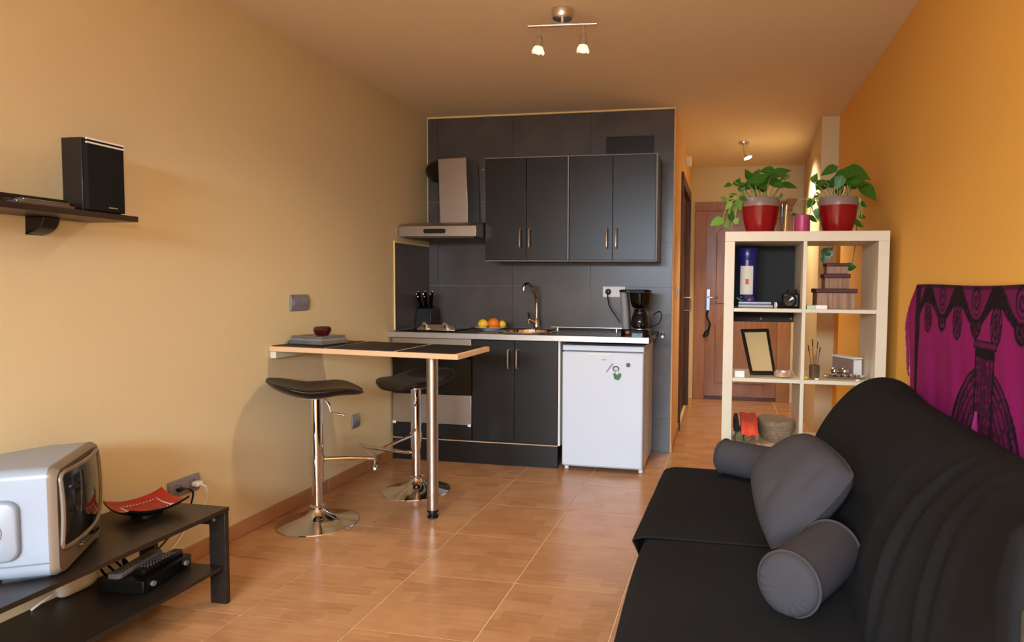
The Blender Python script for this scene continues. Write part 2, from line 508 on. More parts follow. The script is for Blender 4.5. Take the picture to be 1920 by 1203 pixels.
# ---------------------------------------------------------------- kitchen tiles
wk = bpy.data.objects['wall_kitchen']
cols = [0.0, .085, .70, 1.315, 1.93]
rows = [0.0, .26, .585, .91, 1.235, 1.56, 1.885, 2.21, 2.532]
for i in range(4):
    for j in range(8):
        obj('wall_tile', B(cols[i] + .0015, cols[i + 1] - .0015, 0, .010, rows[j] + .0015, rows[j + 1] - .0015), 'slate_tile', wk)
wl = bpy.data.objects['wall_left']
for y0, y1 in ((-.55, -.0),):
    for z0, z1 in ((.913, 1.235), (1.235, 1.535)):
        obj('wall_tile', B(0, .009, y0 + .0015, y1 - .0015, z0 + .0015, z1 - .0015), 'slate_tile', wl)
struct('trim_1', B(0, XK, -.004, .02, 2.533, 2.545), 'cream_trim')
struct('trim_2', B(0, .004, -.010, 0, 1.545, 2.533), 'cream_trim')
struct('trim_3', B(1.930, XK + .003, -.003, .02, 0, 2.533), 'hall_paint')
struct('trim_4', MB().box(0, .012, -.553, -.0015, 1.535, 1.548).box(0, .010, -.5535, -.5495, .913, 1.535), 'cream_trim')

# ================================================================ KITCHEN UNITS
FD = -.612    # door fronts
# --- oven unit
ov = thing('oven_unit', 'built-in oven with steel panels under the hob, beside the cream wall', 'oven', (.305, -.3, .155))
obj('carcase', MB().box(.015, .608, -.592, -.005, .157, .866), 'black_laminate', ov)
obj('control_panel', B(.018, .606, FD - .004, -.592, .792, .866), 'brushed_steel', ov, bevel=.002)
od = obj('oven_door', B(.018, .606, FD, -.592, .478, .788), 'oven_glass', ov, bevel=.002)
obj('handle', MB().tube([(.10, FD, .745), (.10, FD - .035, .745), (.11, FD - .04, .745), (.51, FD - .04, .745), (.52, FD - .035, .745), (.52, FD, .745)], .007), 'brushed_steel', od)
dr = obj('drawer_panel', B(.018, .606, FD - .002, -.592, .268, .474), 'brushed_steel', ov, bevel=.002)
for x in (.030, .592):
    obj('corner_cap', B(x - .012, x + .012, FD - .006, FD - .002, .258, .276), 'white_plastic', dr, bevel=.002)
obj('lower_panel', B(.018, .606, FD, -.592, .168, .264), 'black_laminate', ov, bevel=.0015)


def bar_handle(x, z0, z1, y, parent):
    mb = MB().tube([(x, y + .004, z0 + .004), (x, y - .022, z0 + .004), (x, y - .030, z0 + .016), (x, y - .030, z1 - .016), (x, y - .022, z1 - .004), (x, y + .004, z1 - .004)], .0062)
    return obj('handle', mb, 'satin_nickel', parent)


# --- sink unit
sk = thing('sink_unit', 'black two-door base cabinet under the sink', 'cabinet', (.92, -.3, .155))
obj('carcase', MB().box(.612, 1.222, -.592, -.005, .157, .64).box(.612, .64, -.592, -.005, .64, .866).box(1.194, 1.222, -.592, -.005, .64, .866)
    .box(.64, 1.194, -.592, -.57, .64, .866), 'black_laminate', sk)
obj('side_edge', B(1.2225, 1.236, -.606, -.01, .158, .868), 'white_plastic', sk)
for x0, x1, hx in ((.614, .914, .878), (.917, 1.219, .940)):
    d = obj('cabinet_door', B(x0, x1, FD, -.592, .170, .864), 'black_laminate', sk, bevel=.0015)
    bar_handle(hx, .672, .806, FD, d)
pb = thing('plinth_board', 'black plinth with a pale top line under the base units', 'plinth', (.6, -.58, 0))
obj('board', B(.012, 1.219, -.600, -.570, 0.001, .152), 'black_laminate', pb)
obj('top_line', B(.012, 1.219, -.603, -.5701, .152, .157), 'birch_edge', pb)

# --- worktop with a round sink hole
SXc, SYc, SR_ = .92, -.31, .205
wt = thing('kitchen_worktop', 'long black worktop with aluminium front edge', 'worktop', (.9, -.3, .868))


def slab_with_hole(x0, x1, y0, y1, z0, z1, cx, cy, r, q):
    mb = MB()
    mb.box(x0, cx - q, y0, y1, z0, z1).box(cx + q, x1, y0, y1, z0, z1).box(cx - q, cx + q, y0, cy - q, z0, z1).box(cx - q, cx + q, cy + q, y1, z0, z1)
    n = 48; v = []; f = []
    for i in range(n):
        t = 2 * PI * i / n; c, s_ = math.cos(t), math.sin(t)
        k = q / max(abs(c), abs(s_))
        v += [(cx + r * c, cy + r * s_, z1), (cx + k * c, cy + k * s_, z1), (cx + r * c, cy + r * s_, z0), (cx + k * c, cy + k * s_, z0)]
    for i in range(n):
        j = (i + 1) % n
        f += [(4 * i, 4 * i + 1, 4 * j + 1, 4 * j), (4 * i + 2, 4 * j + 2, 4 * j + 3, 4 * i + 3), (4 * i, 4 * j, 4 * j + 2, 4 * i + 2)]
    return mb.add(v, f)


obj('slab', slab_with_hole(.010, 1.832, -.632, -.002, .870, .909, SXc, SYc, SR_, .23), 'black_worktop', wt)
obj('front_edge', B(.002, 1.836, -.643, -.6325, .870, .9085), 'aluminium', wt, bevel=.002)
obj('end_edge', B(1.8325, 1.837, -.632, -.002, .870, .9085), 'black_laminate', wt)

sn = thing('round_sink', 'round stainless steel sink set in the worktop', 'sink', (SXc, SYc, .909))
prof = [(.225, .910), (.224, .914), (.205, .915), (.197, .908), (.190, .85), (.172, .80), (.13, .775), (.03, .770), (.0, .770)]
obj('bowl', MB().lathe(prof, (SXc, SYc, 0), n=48, cap0=False, cap1=False), 'chrome', sn)
obj('drain', MB().lathe([(.0, .7705), (.035, .7705), (.038, .773), (.03, .775), (.0, .775)], (SXc, SYc, 0), n=24), 'satin_nickel', sn)
FXf, FYf = .915, -.075
fc = thing('kitchen_faucet', 'chrome swan-neck mixer tap behind the round sink', 'faucet', (FXf, FYf, .909))
obj('base', MB().lathe([(.030, .909), (.030, .918), (.022, .924), (.021, .985), (.016, .992)], (FXf, FYf, 0), n=24), 'chrome', fc)
spout = smooth_pts([(FXf, FYf, .98), (FXf, FYf, 1.10), (FXf - .008, FYf - .03, 1.19), (FXf - .03, FYf - .085, 1.245), (FXf - .05, FYf - .125, 1.245), (FXf - .055, FYf - .14, 1.225)], 8)
sp = obj('spout', MB().tube(spout, .0125, 12), 'chrome', fc)
obj('aerator', MB().cyl((FXf - .0555, FYf - .141, 1.228), (FXf - .058, FYf - .147, 1.20), .016, .015), 'satin_nickel', sp)
lv = obj('lever', MB().tube([(FXf - .01, FYf - .012, .965), (FXf - .045, FYf - .035, .985), (FXf - .055, FYf - .04, 1.04)], [.010, .008, .009], 10), 'chrome', fc)
obj('knob', MB().lathe([(0, -.016), (.012, -.012), (.016, 0), (.012, .012), (0, .016)], (FXf - .052, FYf - .04, .968), n=16, cap0=False, cap1=False), 'chrome', lv)

# --- hob
hb = thing('gas_hob', 'black glass hob with a steel two-knob control panel', 'hob', (.33, -.33, .909))
obj('glass_plate', B(.142, .435, -.53, -.06, .9095, .916), 'oven_glass', hb, bevel=.002)
cp = obj('control_panel', MB().prism([(-.145, 0), (.145, 0), (.145, .012), (.128, .036), (.105, .046), (-.09, .046), (-.12, .034), (-.145, .012)],
         (.292, -.50, .916), (1, 0, 0), (0, .55, .83), (0, .83, -.55), .012), 'brushed_steel', hb, bevel=.002)
for x in (.212, .367):
    obj('knob', MB().cyl((x, -.487, .940), (x, -.520, .962), .017, .014, 20), 'satin_nickel', cp)
for x, y_, r in ((.215, -.17, .06), (.350, -.17, .07), (.30, -.36, .06)):
    obj('burner', MB().lathe([(r - .004, .9162), (r - .004, .9175), (r, .9175), (r, .9162)], (x, y_, 0), n=36, cap0=False, cap1=False), 'grey_line', hb)

# --- knife block
kb = thing('knife_block', 'black knife block with a fan of knife handles in the worktop corner', 'knife block', (.055, -.22, .909))
obj('block', MB().prism([(-.075, 0), (.055, 0), (.075, .06), (.0, .17), (-.055, .15)], (.012, -.18, .9095), (0, 1, 0), (0, 0, 1), (1, 0, 0), .125), 'black_plastic', kb, bevel=.004)
kn = 0
for row_, (yb_, zb_) in enumerate(((-.228, 1.07), (-.21, 1.075), (-.185, 1.08))):
    for c_ in range(3 if row_ else 2):
        x = .034 + c_ * .040 + (.018 if row_ == 0 else 0)
        p0 = Vector((x, yb_, zb_)); d_ = Vector(((c_ - 1) * .16, -.42 + .1 * row_, 1)).normalized() * (.085 + .012 * row_)
        kf = obj('knife_handle', MB().tube([p0 - d_ * .2, p0 + d_ * .3, p0 + d_ * .8, p0 + d_], [.009, .0085, .010, .009], 10), 'black_gloss', kb)
        obj('rivet', MB().cyl(p0 + d_ * .99, p0 + d_ * 1.06, .0085, .006, 12), 'chrome', kf)
        kn += 1

# --- fruit plate
PXc, PYc = .625, -.28
pl = single('fruit_plate', MB().lathe([(0, .9095), (.055, .9095), (.06, .915), (.116, .930), (.119, .934), (.114, .934), (.058, .919), (0, .918)], (PXc, PYc, 0), n=48, cap0=False, cap1=False),
            'porcelain', 'white plate of fruit on the worktop by the sink', 'plate', (PXc, PYc, .9095))


def fruit(name, label, cat, c, rx, ry, rz, mat, nub=0):
    def fn(u, v):
        th = PI * v; ph = 2 * PI * u
        k = 1 + nub * (max(0, abs(math.cos(th)) - .8) / .2) ** 2
        return (c[0] + rx * math.cos(th) * k, c[1] + ry * math.sin(th) * math.cos(ph), c[2] + rz * math.sin(th) * math.sin(ph))
    return single(name, MB().grid(fn, 24, 16, True), mat, label, cat, c)


zf = .919
fruit('lemon', 'yellow lemon at the end of the fruit plate away from the sink', 'lemon', (PXc - .056, PYc - .01, zf + .0355), .037, .034, .035, 'lemon', .12)
fruit('orange', 'large round orange in the middle of the fruit plate', 'orange', (PXc + .03, PYc - .02, zf + .0405), .042, .042, .041, 'orange_peel')
fruit('peach', 'reddish peach tucked behind the orange on the plate', 'peach', (PXc - .012, PYc + .055, zf + .037), .034, .034, .036, 'peach')
fruit('lemon', 'small yellow lemon at the sink side of the fruit plate', 'lemon', (PXc + .075, PYc + .034, zf + .034), .028, .026, .027, 'lemon', .12)

# --- chrome rail lying on worktop
rl = thing('dish_rail', 'thin steel rail on two small feet along the back of the worktop', 'rail', (1.30, -.19, .909))
obj('rod', MB().cyl((1.06, -.19, .936), (1.62, -.19, .936), .006, n=12), 'satin_nickel', rl)
for x in (1.11, 1.55):
    obj('foot', MB().cyl((x, -.19, .909), (x, -.19, .934), .011, .007, 14), 'satin_nickel', rl)

# --- wall socket over worktop
ws = thing('worktop_socket', 'white double socket on the dark tiles above the worktop', 'socket', (1.497, 0, 1.158))
obj('plate', B(1.412, 1.582, -.011, -.0005, 1.158, 1.238), 'white_plastic', ws, bevel=.003)
for x in (1.455, 1.540):
    obj('outlet_ring', MB().lathe([(.026, 0), (.026, .004), (.022, .004), (.021, .001)], (x, -.011, 1.198), (0, -1, 0), 24, False, False), 'white_plastic', ws)

# --- coffee maker
CMx, CMy = 1.715, -.36
cm = thing('coffee_maker', 'black drip coffee maker with glass jug at the end of the worktop', 'coffee maker', (CMx, CMy, .909))


def rrect(cx, cy, z, hx, hy, r, n=5):
    out = []
    for qx, qy, a0 in ((1, 1, 0), (-1, 1, 90), (-1, -1, 180), (1, -1, 270)):
        for i in range(n + 1):
            t = math.radians(a0 + 90 * i / n)
            out.append((cx + qx * (hx - r) + r * math.cos(t), cy + qy * (hy - r) + r * math.sin(t), z))
    return out


obj('base', MB().ring_loft([rrect(CMx, CMy, .9095, .10, .095, .05), rrect(CMx, CMy, .940, .10, .095, .05), rrect(CMx, CMy, .948, .094, .089, .046)]), 'black_gloss', cm)
obj('warming_plate', MB().lathe([(.062, .948), (.062, .951), (.0, .951)], (CMx + .028, CMy - .012, 0), n=28, cap0=False), 'satin_nickel', cm)
obj('water_tank', MB().ring_loft([rrect(CMx - .068, CMy + .01, .948, .026, .062, .018), rrect(CMx - .075, CMy + .01, 1.07, .026, .064, .018), rrect(CMx - .088, CMy + .01, 1.20, .026, .068, .018)]), 'grey_plastic', cm)
obj('filter_holder', MB().lathe([(.04, 1.088), (.058, 1.10), (.070, 1.13), (.077, 1.19), (.080, 1.198)], (CMx + .028, CMy, 0), n=32), 'black_gloss', cm)
obj('lid', MB().ring_loft([rrect(CMx - .008, CMy + .005, 1.199, .112, .080, .06), rrect(CMx - .008, CMy + .005, 1.212, .112, .080, .06), rrect(CMx - .008, CMy + .005, 1.218, .100, .07, .055)]), 'black_gloss', cm)
jg = obj('jug', MB().lathe([(.045, .952), (.060, .962), (.063, .99), (.058, 1.03), (.040, 1.068), (.043, 1.082)], (CMx + .028, CMy - .012, 0), n=32, cap1=False), 'dark_glass', cm)
obj('jug_band', MB().lathe([(.0415, 1.05), (.0465, 1.05), (.0465, 1.066), (.0415, 1.066)], (CMx + .028, CMy - .012, 0), n=32, cap0=False, cap1=False), 'black_plastic', jg)
obj('jug_handle', MB().tube(smooth_pts([(CMx + .055, CMy - .052, 1.06), (CMx + .078, CMy - .085, 1.05), (CMx + .08, CMy - .09, 1.00), (CMx + .062, CMy - .068, .975)]), .008), 'black_plastic', jg)
obj('power_switch', B(CMx - .060, CMx - .036, CMy - .099, CMy - .092, .918, .936), 'red_card', cm)
cb = thing('coffee_maker_cable', 'black mains cable and plug running from the worktop socket to the coffee maker', 'cable', (1.455, -.03, 1.0))
obj('plug', MB().lathe([(.022, .011), (.022, .030), (.012, .045), (.0, .047)], (1.455, 0, 1.198), (0, -1, 0), 20, False, False), 'black_plastic', cb)
obj('cord', MB().tube(smooth_pts([(1.455, -.044, 1.195), (1.457, -.05, 1.16), (1.475, -.07, 1.09), (1.53, -.14, 1.03), (1.575, -.25, .995), (1.595, -.32, .985)]), .0045), 'black_plastic', cb)
obj('cord_slack', MB().tube(smooth_pts([(1.815, -.33, .96), (1.865, -.31, .985), (1.882, -.29, 1.03), (1.872, -.28, 1.065), (1.848, -.29, 1.06), (1.825, -.30, 1.04)]), .0045), 'black_plastic', cb)
vl = thing('water_valve', 'small chrome stop valve on the tiles beside the fridge', 'valve', (1.868, 0, .85))
obj('body', MB().cyl((1.868, -.0005, .872), (1.868, -.045, .872), .010, n=14), 'chrome', vl)
obj('tap_head', MB().cyl((1.868, -.035, .872), (1.868, -.035, .900), .008, .013, 14), 'chrome', vl)

# --- fridge
fg = thing('undercounter_fridge', 'white undercounter fridge beside the black cabinet', 'fridge', (1.527, -.3, 0))
obj('body', B(1.258, 1.798, -.575, -.03, .018, .842), 'white_enamel', fg, bevel=.004)
obj('top_panel', B(1.254, 1.801, -.612, -.03, .810, .846), 'white_enamel', fg, bevel=.004)
fd = obj('fridge_door', B(1.255, 1.800, -.628, -.577, .035, .803), 'white_enamel', fg, bevel=.010)
obj('gasket', B(1.262, 1.792, -.5795, -.572, .03, .807), 'grey_line', fg)
obj('grip_recess', B(1.43, 1.60, -.631, -.627, .785, .796), 'white_plastic', fd, bevel=.002)
obj('maker_badge', B(1.522, 1.556, -.6295, -.627, .752, .757), 'grey_line', fd)
for x in (1.275, 1.782):
    for y_ in (-.56, -.07):
        obj('foot', MB().cyl((x, y_, 0), (x, y_, .022), .016, .013, 14), 'white_plastic', fg)
p = U(1178, 684, 'y', -.628)
single('round_magnet', MB().cyl((p.x, -.6285, p.z), (p.x, -.636, p.z), .0145, .013, 20), 'cover_grey', 'round dark grey magnet on the fridge door', 'magnet', (p.x, -.63, p.z))
a_ = U(1137, 697, 'y', -.63); b_ = U(1149, 681, 'y', -.63)
dv = (b_ - a_); M_ = Matrix.Rotation(-math.atan2(dv.z, dv.x), 3, 'Y')
single('strip_magnet', MB().obox(((a_.x + b_.x) / 2, -.6315, (a_.z + b_.z) / 2), (dv.length, .005, .007), M_), 'grey_line', 'slim grey stick magnet slanting on the fridge door', 'magnet', ((a_.x + b_.x) / 2, -.6315, (a_.z + b_.z) / 2))
p = U(1157, 705, 'y', -.632); q = U(1155, 691, 'y', -.632)
om = thing('opener_magnet', 'green bottle opener magnet with a dark ring on the fridge door', 'magnet', (p.x, -.63, p.z - .02))
pts = [(-.026, .016), (-.010, .022), (0, .014), (.012, .02), (.028, .018), (.024, -.006), (.014, -.020), (.004, -.026), (-.018, -.018)]
obj('body', MB().prism(pts, (p.x, -.6285, p.z), (1, 0, 0), (0, 0, 1), (0, -1, 0), .008), 'green_enamel', om, bevel=.002)
obj('opener_ring', MB().tube([Vector((q.x + .019 * math.cos(t), -.634, q.z + .015 * math.sin(t))) for t in [2 * PI * i / 20 for i in range(21)]], .0035), 'cover_grey', om)
obj('neck', B(p.x - .008, p.x + .008, -.637, -.629, p.z + .012, q.z - .010), 'copper', om)

# --- upper cabinets
UD = -.335
for (x0, x1, lab, hx) in ((.602, 1.222, 'black wall cabinet with two doors next to the extractor hood', (.872, .940)),
                          (1.226, 1.846, 'black wall cabinet with two doors above the fridge', (1.500, 1.566))):
    uc = thing('wall_cabinet', lab, 'cabinet', ((x0 + x1) / 2, -.16, 1.42))
    obj('carcase', B(x0, x1, UD + .019, -.0005, 1.415, 2.150), 'black_laminate', uc)
    obj('edge_strip', MB().box(x1 - .009, x1 + .0008, UD - .001, UD + .019, 1.425, 2.152).box(x0, x1, UD + .004, UD + .018, 2.146, 2.1525).box(x0, x1, UD + .004, UD + .018, 1.413, 1.4185), 'grey_line', uc)
    xm = (x0 + x1) / 2
    for a_, b_, h_ in ((x0 + .002, xm - .0015, hx[0]), (xm + .0015, x1 - .011, hx[1])):
        d = obj('cabinet_door', B(a_, b_, UD, UD + .018, 1.422, 2.146), 'black_laminate', uc, bevel=.0015)
        bar_handle(h_, 1.50, 1.645, UD, d)

# --- vent opening above the cabinets
vt = thing('ventilation_grille', 'dark rectangular vent in the tiles above the wall cabinet', 'vent', (1.604, 0, 2.215))
obj('backing', B(1.428, 1.780, -.004, -.0005, 2.19, 2.345), 'black_plastic', vt)
obj('frame', MB().box(1.426, 1.782, -.009, -.004, 2.335, 2.347).box(1.426, 1.782, -.009, -.004, 2.188, 2.20).box(1.426, 1.438, -.009, -.004, 2.20, 2.335).box(1.770, 1.782, -.009, -.004, 2.20, 2.335), 'black_plastic', vt)
for i in range(6):
    obj('slat', B(1.438, 1.770, -.007, -.004, 2.208 + i * .021, 2.218 + i * .021), 'black_plastic', vt)

# --- extractor hood
hd = thing('extractor_hood', 'steel extractor hood with a flat chimney over the hob', 'hood', (.30, -.25, 1.56))
prf = [(-.495, 1.580), (-.495, 1.655), (-.475, 1.668), (-.275, 1.700), (-.002, 1.700), (-.002, 1.580)]
obj('canopy', MB().prism(prf, (.010, 0, 0), (0, 1, 0), (0, 0, 1), (1, 0, 0), .586), 'brushed_steel', hd, bevel=.003)
obj('filter_panel', B(.04, .566, -.46, -.03, 1.573, 1.581), 'cover_grey', hd)
obj('control_strip', MB().prism([(.085 * math.cos(t) + (.0 if abs(math.cos(t)) < .01 else .0), .0165 * math.sin(t)) if False else ((.068 if math.cos(t) > 0 else -.068) + .0165 * math.cos(t), .0165 * math.sin(t)) for t in [2 * PI * (i + .5) / 24 for i in range(24)]],
    (.285, -.4945, 1.618), (1, 0, 0), (0, 0, 1), (0, -1, 0), .004), 'black_plastic', hd)
Mt = Matrix.Rotation(math.radians(-1.8), 3, 'Y')
obj('chimney', MB().obox((.322, -.14, 1.936), (.222, .235, .476), Mt), 'brushed_steel', hd, bevel=.003)
dk = obj('duct', MB().tube(smooth_pts([(.30, -.12, 2.11), (.22, -.12, 2.125), (.13, -.11, 2.12), (.085, -.06, 2.115), (.08, -.02, 2.115)], 6), .068, 24), 'black_plastic', hd)
obj('duct_flange', MB().lathe([(.078, 0), (.078, .012), (.068, .012)], (.08, -.001, 2.115), (0, -1, 0), 28, True, True), 'black_plastic', hd)
obj('fixing_screw', MB().cyl((.462, -.001, 2.13), (.462, -.012, 2.13), .011, .008, 14), 'chrome', hd)

# ================================================================ LEFT WALL FITTINGS
sp = thing('wall_switch', 'grey double light switch on the cream wall above the breakfast table', 'switch', (0, -1.61, 1.088))
def curved_plate(y0, y1, z0, z1, d):
    # wall plate bulging out towards the middle of its height
    prf = [(0, z0), (d * .45, z0), (d * .85, z0 + (z1 - z0) * .25), (d, (z0 + z1) / 2), (d * .85, z0 + (z1 - z0) * .75), (d * .45, z1), (0, z1)]
    return MB().prism([(a, b) for a, b in prf], (.0005, y0, 0), (1, 0, 0), (0, 0, 1), (0, 1, 0), y1 - y0)
obj('plate', curved_plate(-1.690, -1.532, 1.090, 1.178, .016), 'switch_grey', sp, bevel=.002)
for y0, y1 in ((-1.675, -1.616), (-1.606, -1.547)):
    obj('rocker', curved_plate(y0, y1, 1.104, 1.164, .020), 'grey_plastic', sp, bevel=.001)
so = thing('wall_socket', 'small grey socket low on the cream wall behind the stools', 'socket', (0, -1.07, .32))
obj('plate', curved_plate(-1.112, -1.024, .320, .408, .014), 'switch_grey', so, bevel=.002)
obj('outlet', curved_plate(-1.092, -1.044, .340, .388, .018), 'grey_plastic', so, bevel=.001)
so2 = thing('tv_socket', 'grey double socket on the cream wall above the TV bench', 'socket', (0, -2.42, .312))
obj('plate', curved_plate(-2.503, -2.337, .312, .388, .014), 'switch_grey', so2, bevel=.002)
for yc in (-2.462, -2.378):
    obj('outlet', MB().lathe([(.022, 0), (.022, .004), (.018, .004), (.017, 0)], (.0125, yc, .350), (1, 0, 0), 20, False, False), 'grey_plastic', so2)
cb2 = thing('tv_power_cable', 'thin black cable plugged into the grey double socket by the TV bench', 'cable', (.03, -2.462, .20))
obj('plug', MB().box(.0168, .040, -2.475, -2.449, .343, .357), 'black_plastic', cb2, bevel=.003)
obj('cord', MB().tube(smooth_pts([(.038, -2.46, .35), (.055, -2.44, .345), (.058, -2.43, .31), (.035, -2.46, .22), (.03, -2.62, .12), (.028, -2.80, .05), (.03, -2.95, .012)]), .004), 'black_plastic', cb2)
cb3 = thing('white_power_cable', 'white plug and cable hanging from the grey double socket by the TV bench', 'cable', (.03, -2.37, .01))
obj('plug', MB().box(.0168, .052, -2.395, -2.361, .340, .362), 'white_plastic', cb3, bevel=.006)
obj('cord', MB().tube(smooth_pts([(.05, -2.378, .35), (.062, -2.36, .33), (.045, -2.345, .26), (.03, -2.40, .20), (.028, -2.50, .12), (.03, -2.60, .06), (.03, -2.70, .011), (.05, -2.82, .008)]), .0035), 'white_plastic', cb3)

# wall shelf with speaker
SZ = 1.475
sf = thing('wall_shelf', 'dark wenge wall shelf on the cream wall carrying a speaker', 'shelf', (.10, -3.25, SZ - .02))
obj('board', B(.002, .215, -3.75, -2.812, SZ - .020, SZ), 'wenge_shelf', sf, bevel=.001)
for yb in (-3.01, -3.60):
    pts = [(0, 0), (.075, 0)] + [(.075 * math.cos(t), -.058 * math.sin(t)) for t in [PI / 2 * i / 10 for i in range(1, 11)]] + [(0, -.062)]
    obj('bracket', MB().prism(pts, (.001, yb - .028, SZ - .0205), (1, 0, 0), (0, 0, 1), (0, 1, 0), .056), 'black_plastic', sf, bevel=.002)
SPX0, SPX1, SPY0, SPY1 = .112, .213, -3.000, -2.860
sk2 = thing('bookshelf_speaker', 'black box speaker with two silver lines standing on the wall shelf', 'speaker', (.13, -2.94, SZ))
obj('cabinet', B(SPX0, SPX1 - .02, SPY0, SPY1, SZ + .0005, SZ + .245), 'black_laminate', sk2, bevel=.002)
gr = obj('grille', B(SPX1 - .0195, SPX1, SPY0 + .001, SPY1 - .001, SZ + .004, SZ + .243), 'black_cover', sk2, bevel=.004)
for z in (.2255, .238):
    obj('silver_line', B(SPX1 - .004, SPX1 + .002, SPY0 + .001, SPY1 - .001, SZ + z, SZ + z + .0055), 'white_plastic', gr)
obj('maker_badge', B(SPX1 - .001, SPX1 + .0015, -2.925, -2.892, SZ + .017, SZ + .0205), 'aluminium', gr)
dvd = thing('media_player', 'flat black media player on the wall shelf beside the speaker', 'player', (.10, -3.30, SZ))
obj('housing', B(.025, .170, -3.62, -3.035, SZ + .004, SZ + .030), 'black_plastic', dvd, bevel=.002)
for y_ in (-3.58, -3.08):
    for x_ in (.04, .155):
        obj('foot', MB().cyl((x_, y_, SZ), (x_, y_, SZ + .004), .010, n=12), 'black_plastic', dvd)
for k, (y0, y1, z0) in enumerate(((-3.225, -3.045, .0003), (-3.205, -3.062, .0085))):
    cdk = thing('disc_case', ['silver disc case lying lowest on the front of the wall shelf', 'silver disc case lying on top of the other disc case'][k], 'disc case', (.195, (y0 + y1) / 2, SZ + z0), 'disc cases on the wall shelf')
    obj('tray', B(.174, .213, y0, y1, SZ + z0, SZ + z0 + .0035), 'cover_grey', cdk)
    obj('cover', B(.174, .213, y0, y1, SZ + z0 + .0037, SZ + z0 + .0078), 'silver', cdk, bevel=.001)

# ================================================================ BREAKFAST TABLE
TY0, TY1 = -1.862, -1.425
tb = thing('breakfast_table', 'narrow wall-mounted breakfast table with one steel leg', 'table', (.5, -1.64, 0))
def ztop(x): return .914 - .014 * x / 1.04
top = MB()
v = [(x, y_, ztop(x) + dz) for dz in (-.026, 0) for y_ in (TY0, TY1) for x in (.003, 1.04)]
top.add(v, [(0, 2, 3, 1), (4, 5, 7, 6), (0, 1, 5, 4), (2, 6, 7, 3), (0, 4, 6, 2), (1, 3, 7, 5)])
obj('table_top', top, 'birch_edge', tb, bevel=.002)
obj('wall_batten', B(.001, .035, TY0 + .012, TY1 - .05, .850, .8865), 'cream_laminate', tb, bevel=.002)
LX, LY = .806, -1.648
lg = obj('table_leg', MB().cyl((LX, LY, .043), (LX, LY, .876), .030, n=40), 'brushed_steel', tb)
obj('leg_flange', MB().lathe([(.045, .866), (.045, .873), (.030, .876)], (LX, LY, 0), n=32), 'brushed_steel', lg)
obj('leg_foot', MB().lathe([(.026, 0), (.030, .004), (.030, .012), (.022, .016), (.022, .030), (.031, .034), (.031, .046)], (LX, LY, 0), n=32), 'black_plastic', lg)
for k, (x0, x1) in enumerate(((.012, .302), (.325, .688), (.712, 1.018))):
    mb = MB()
    v = [(x, y_, ztop(x) + dz) for dz in (.0004, .0030) for y_ in (TY0 + .012, TY1 - .012) for x in (x0, x1)]
    mb.add(v, [(0, 2, 3, 1), (4, 5, 7, 6), (0, 1, 5, 4), (2, 6, 7, 3), (0, 4, 6, 2), (1, 3, 7, 5)])
    single('placemat', mb, 'black_mat', ['black placemat at the wall end of the breakfast table, under the magazines', 'black placemat in the middle of the breakfast table', 'black placemat at the free end of the breakfast table over the leg'][k],
           'placemat', ((x0 + x1) / 2, (TY0 + TY1) / 2, ztop(x0)), 'placemats on the breakfast table')
zt = ztop(.02) + .0036
mags = []
for k, (rz, w, d, h, mt) in enumerate(((-10, .235, .19, .016, 'magazine'), (-13, .225, .18, .014, 'grey_plastic'), (-9, .205, .175, .011, 'magazine'))):
    M = Matrix.Rotation(math.radians(rz), 3, 'Z')
    mb = MB().obox((.148, -1.655, zt + h / 2), (w, d, h), M)
    single('magazine', mb, mt, ['magazine at the bottom of the pile on the breakfast table', 'plain grey magazine in the middle of the pile on the breakfast table', 'magazine on top of the pile under the red bowl'][k], 'magazine', (.148, -1.655, zt), 'pile of magazines on the breakfast table', bevel=.001)
    zt += h + .0005
rc = MB().obox((.085, -1.675, zt + .001), (.05, .04, .0015), Matrix.Rotation(math.radians(-12), 3, 'Z'))
single('red_card', rc, 'red_card', 'small red card on the top magazine beside the bowl', 'card', (.085, -1.675, zt))
single('glass_bowl', MB().lathe([(0, zt + .0005), (.030, zt + .0005), (.040, zt + .012), (.047, zt + .030), (.041, zt + .047), (.034, zt + .047), (.040, zt + .030), (.03, zt + .014), (0, zt + .010)], (.175, -1.66, 0), n=40, cap0=False, cap1=False),
       'wine_glass', 'dark red glass ashtray bowl on the magazines', 'bowl', (.175, -1.66, zt))

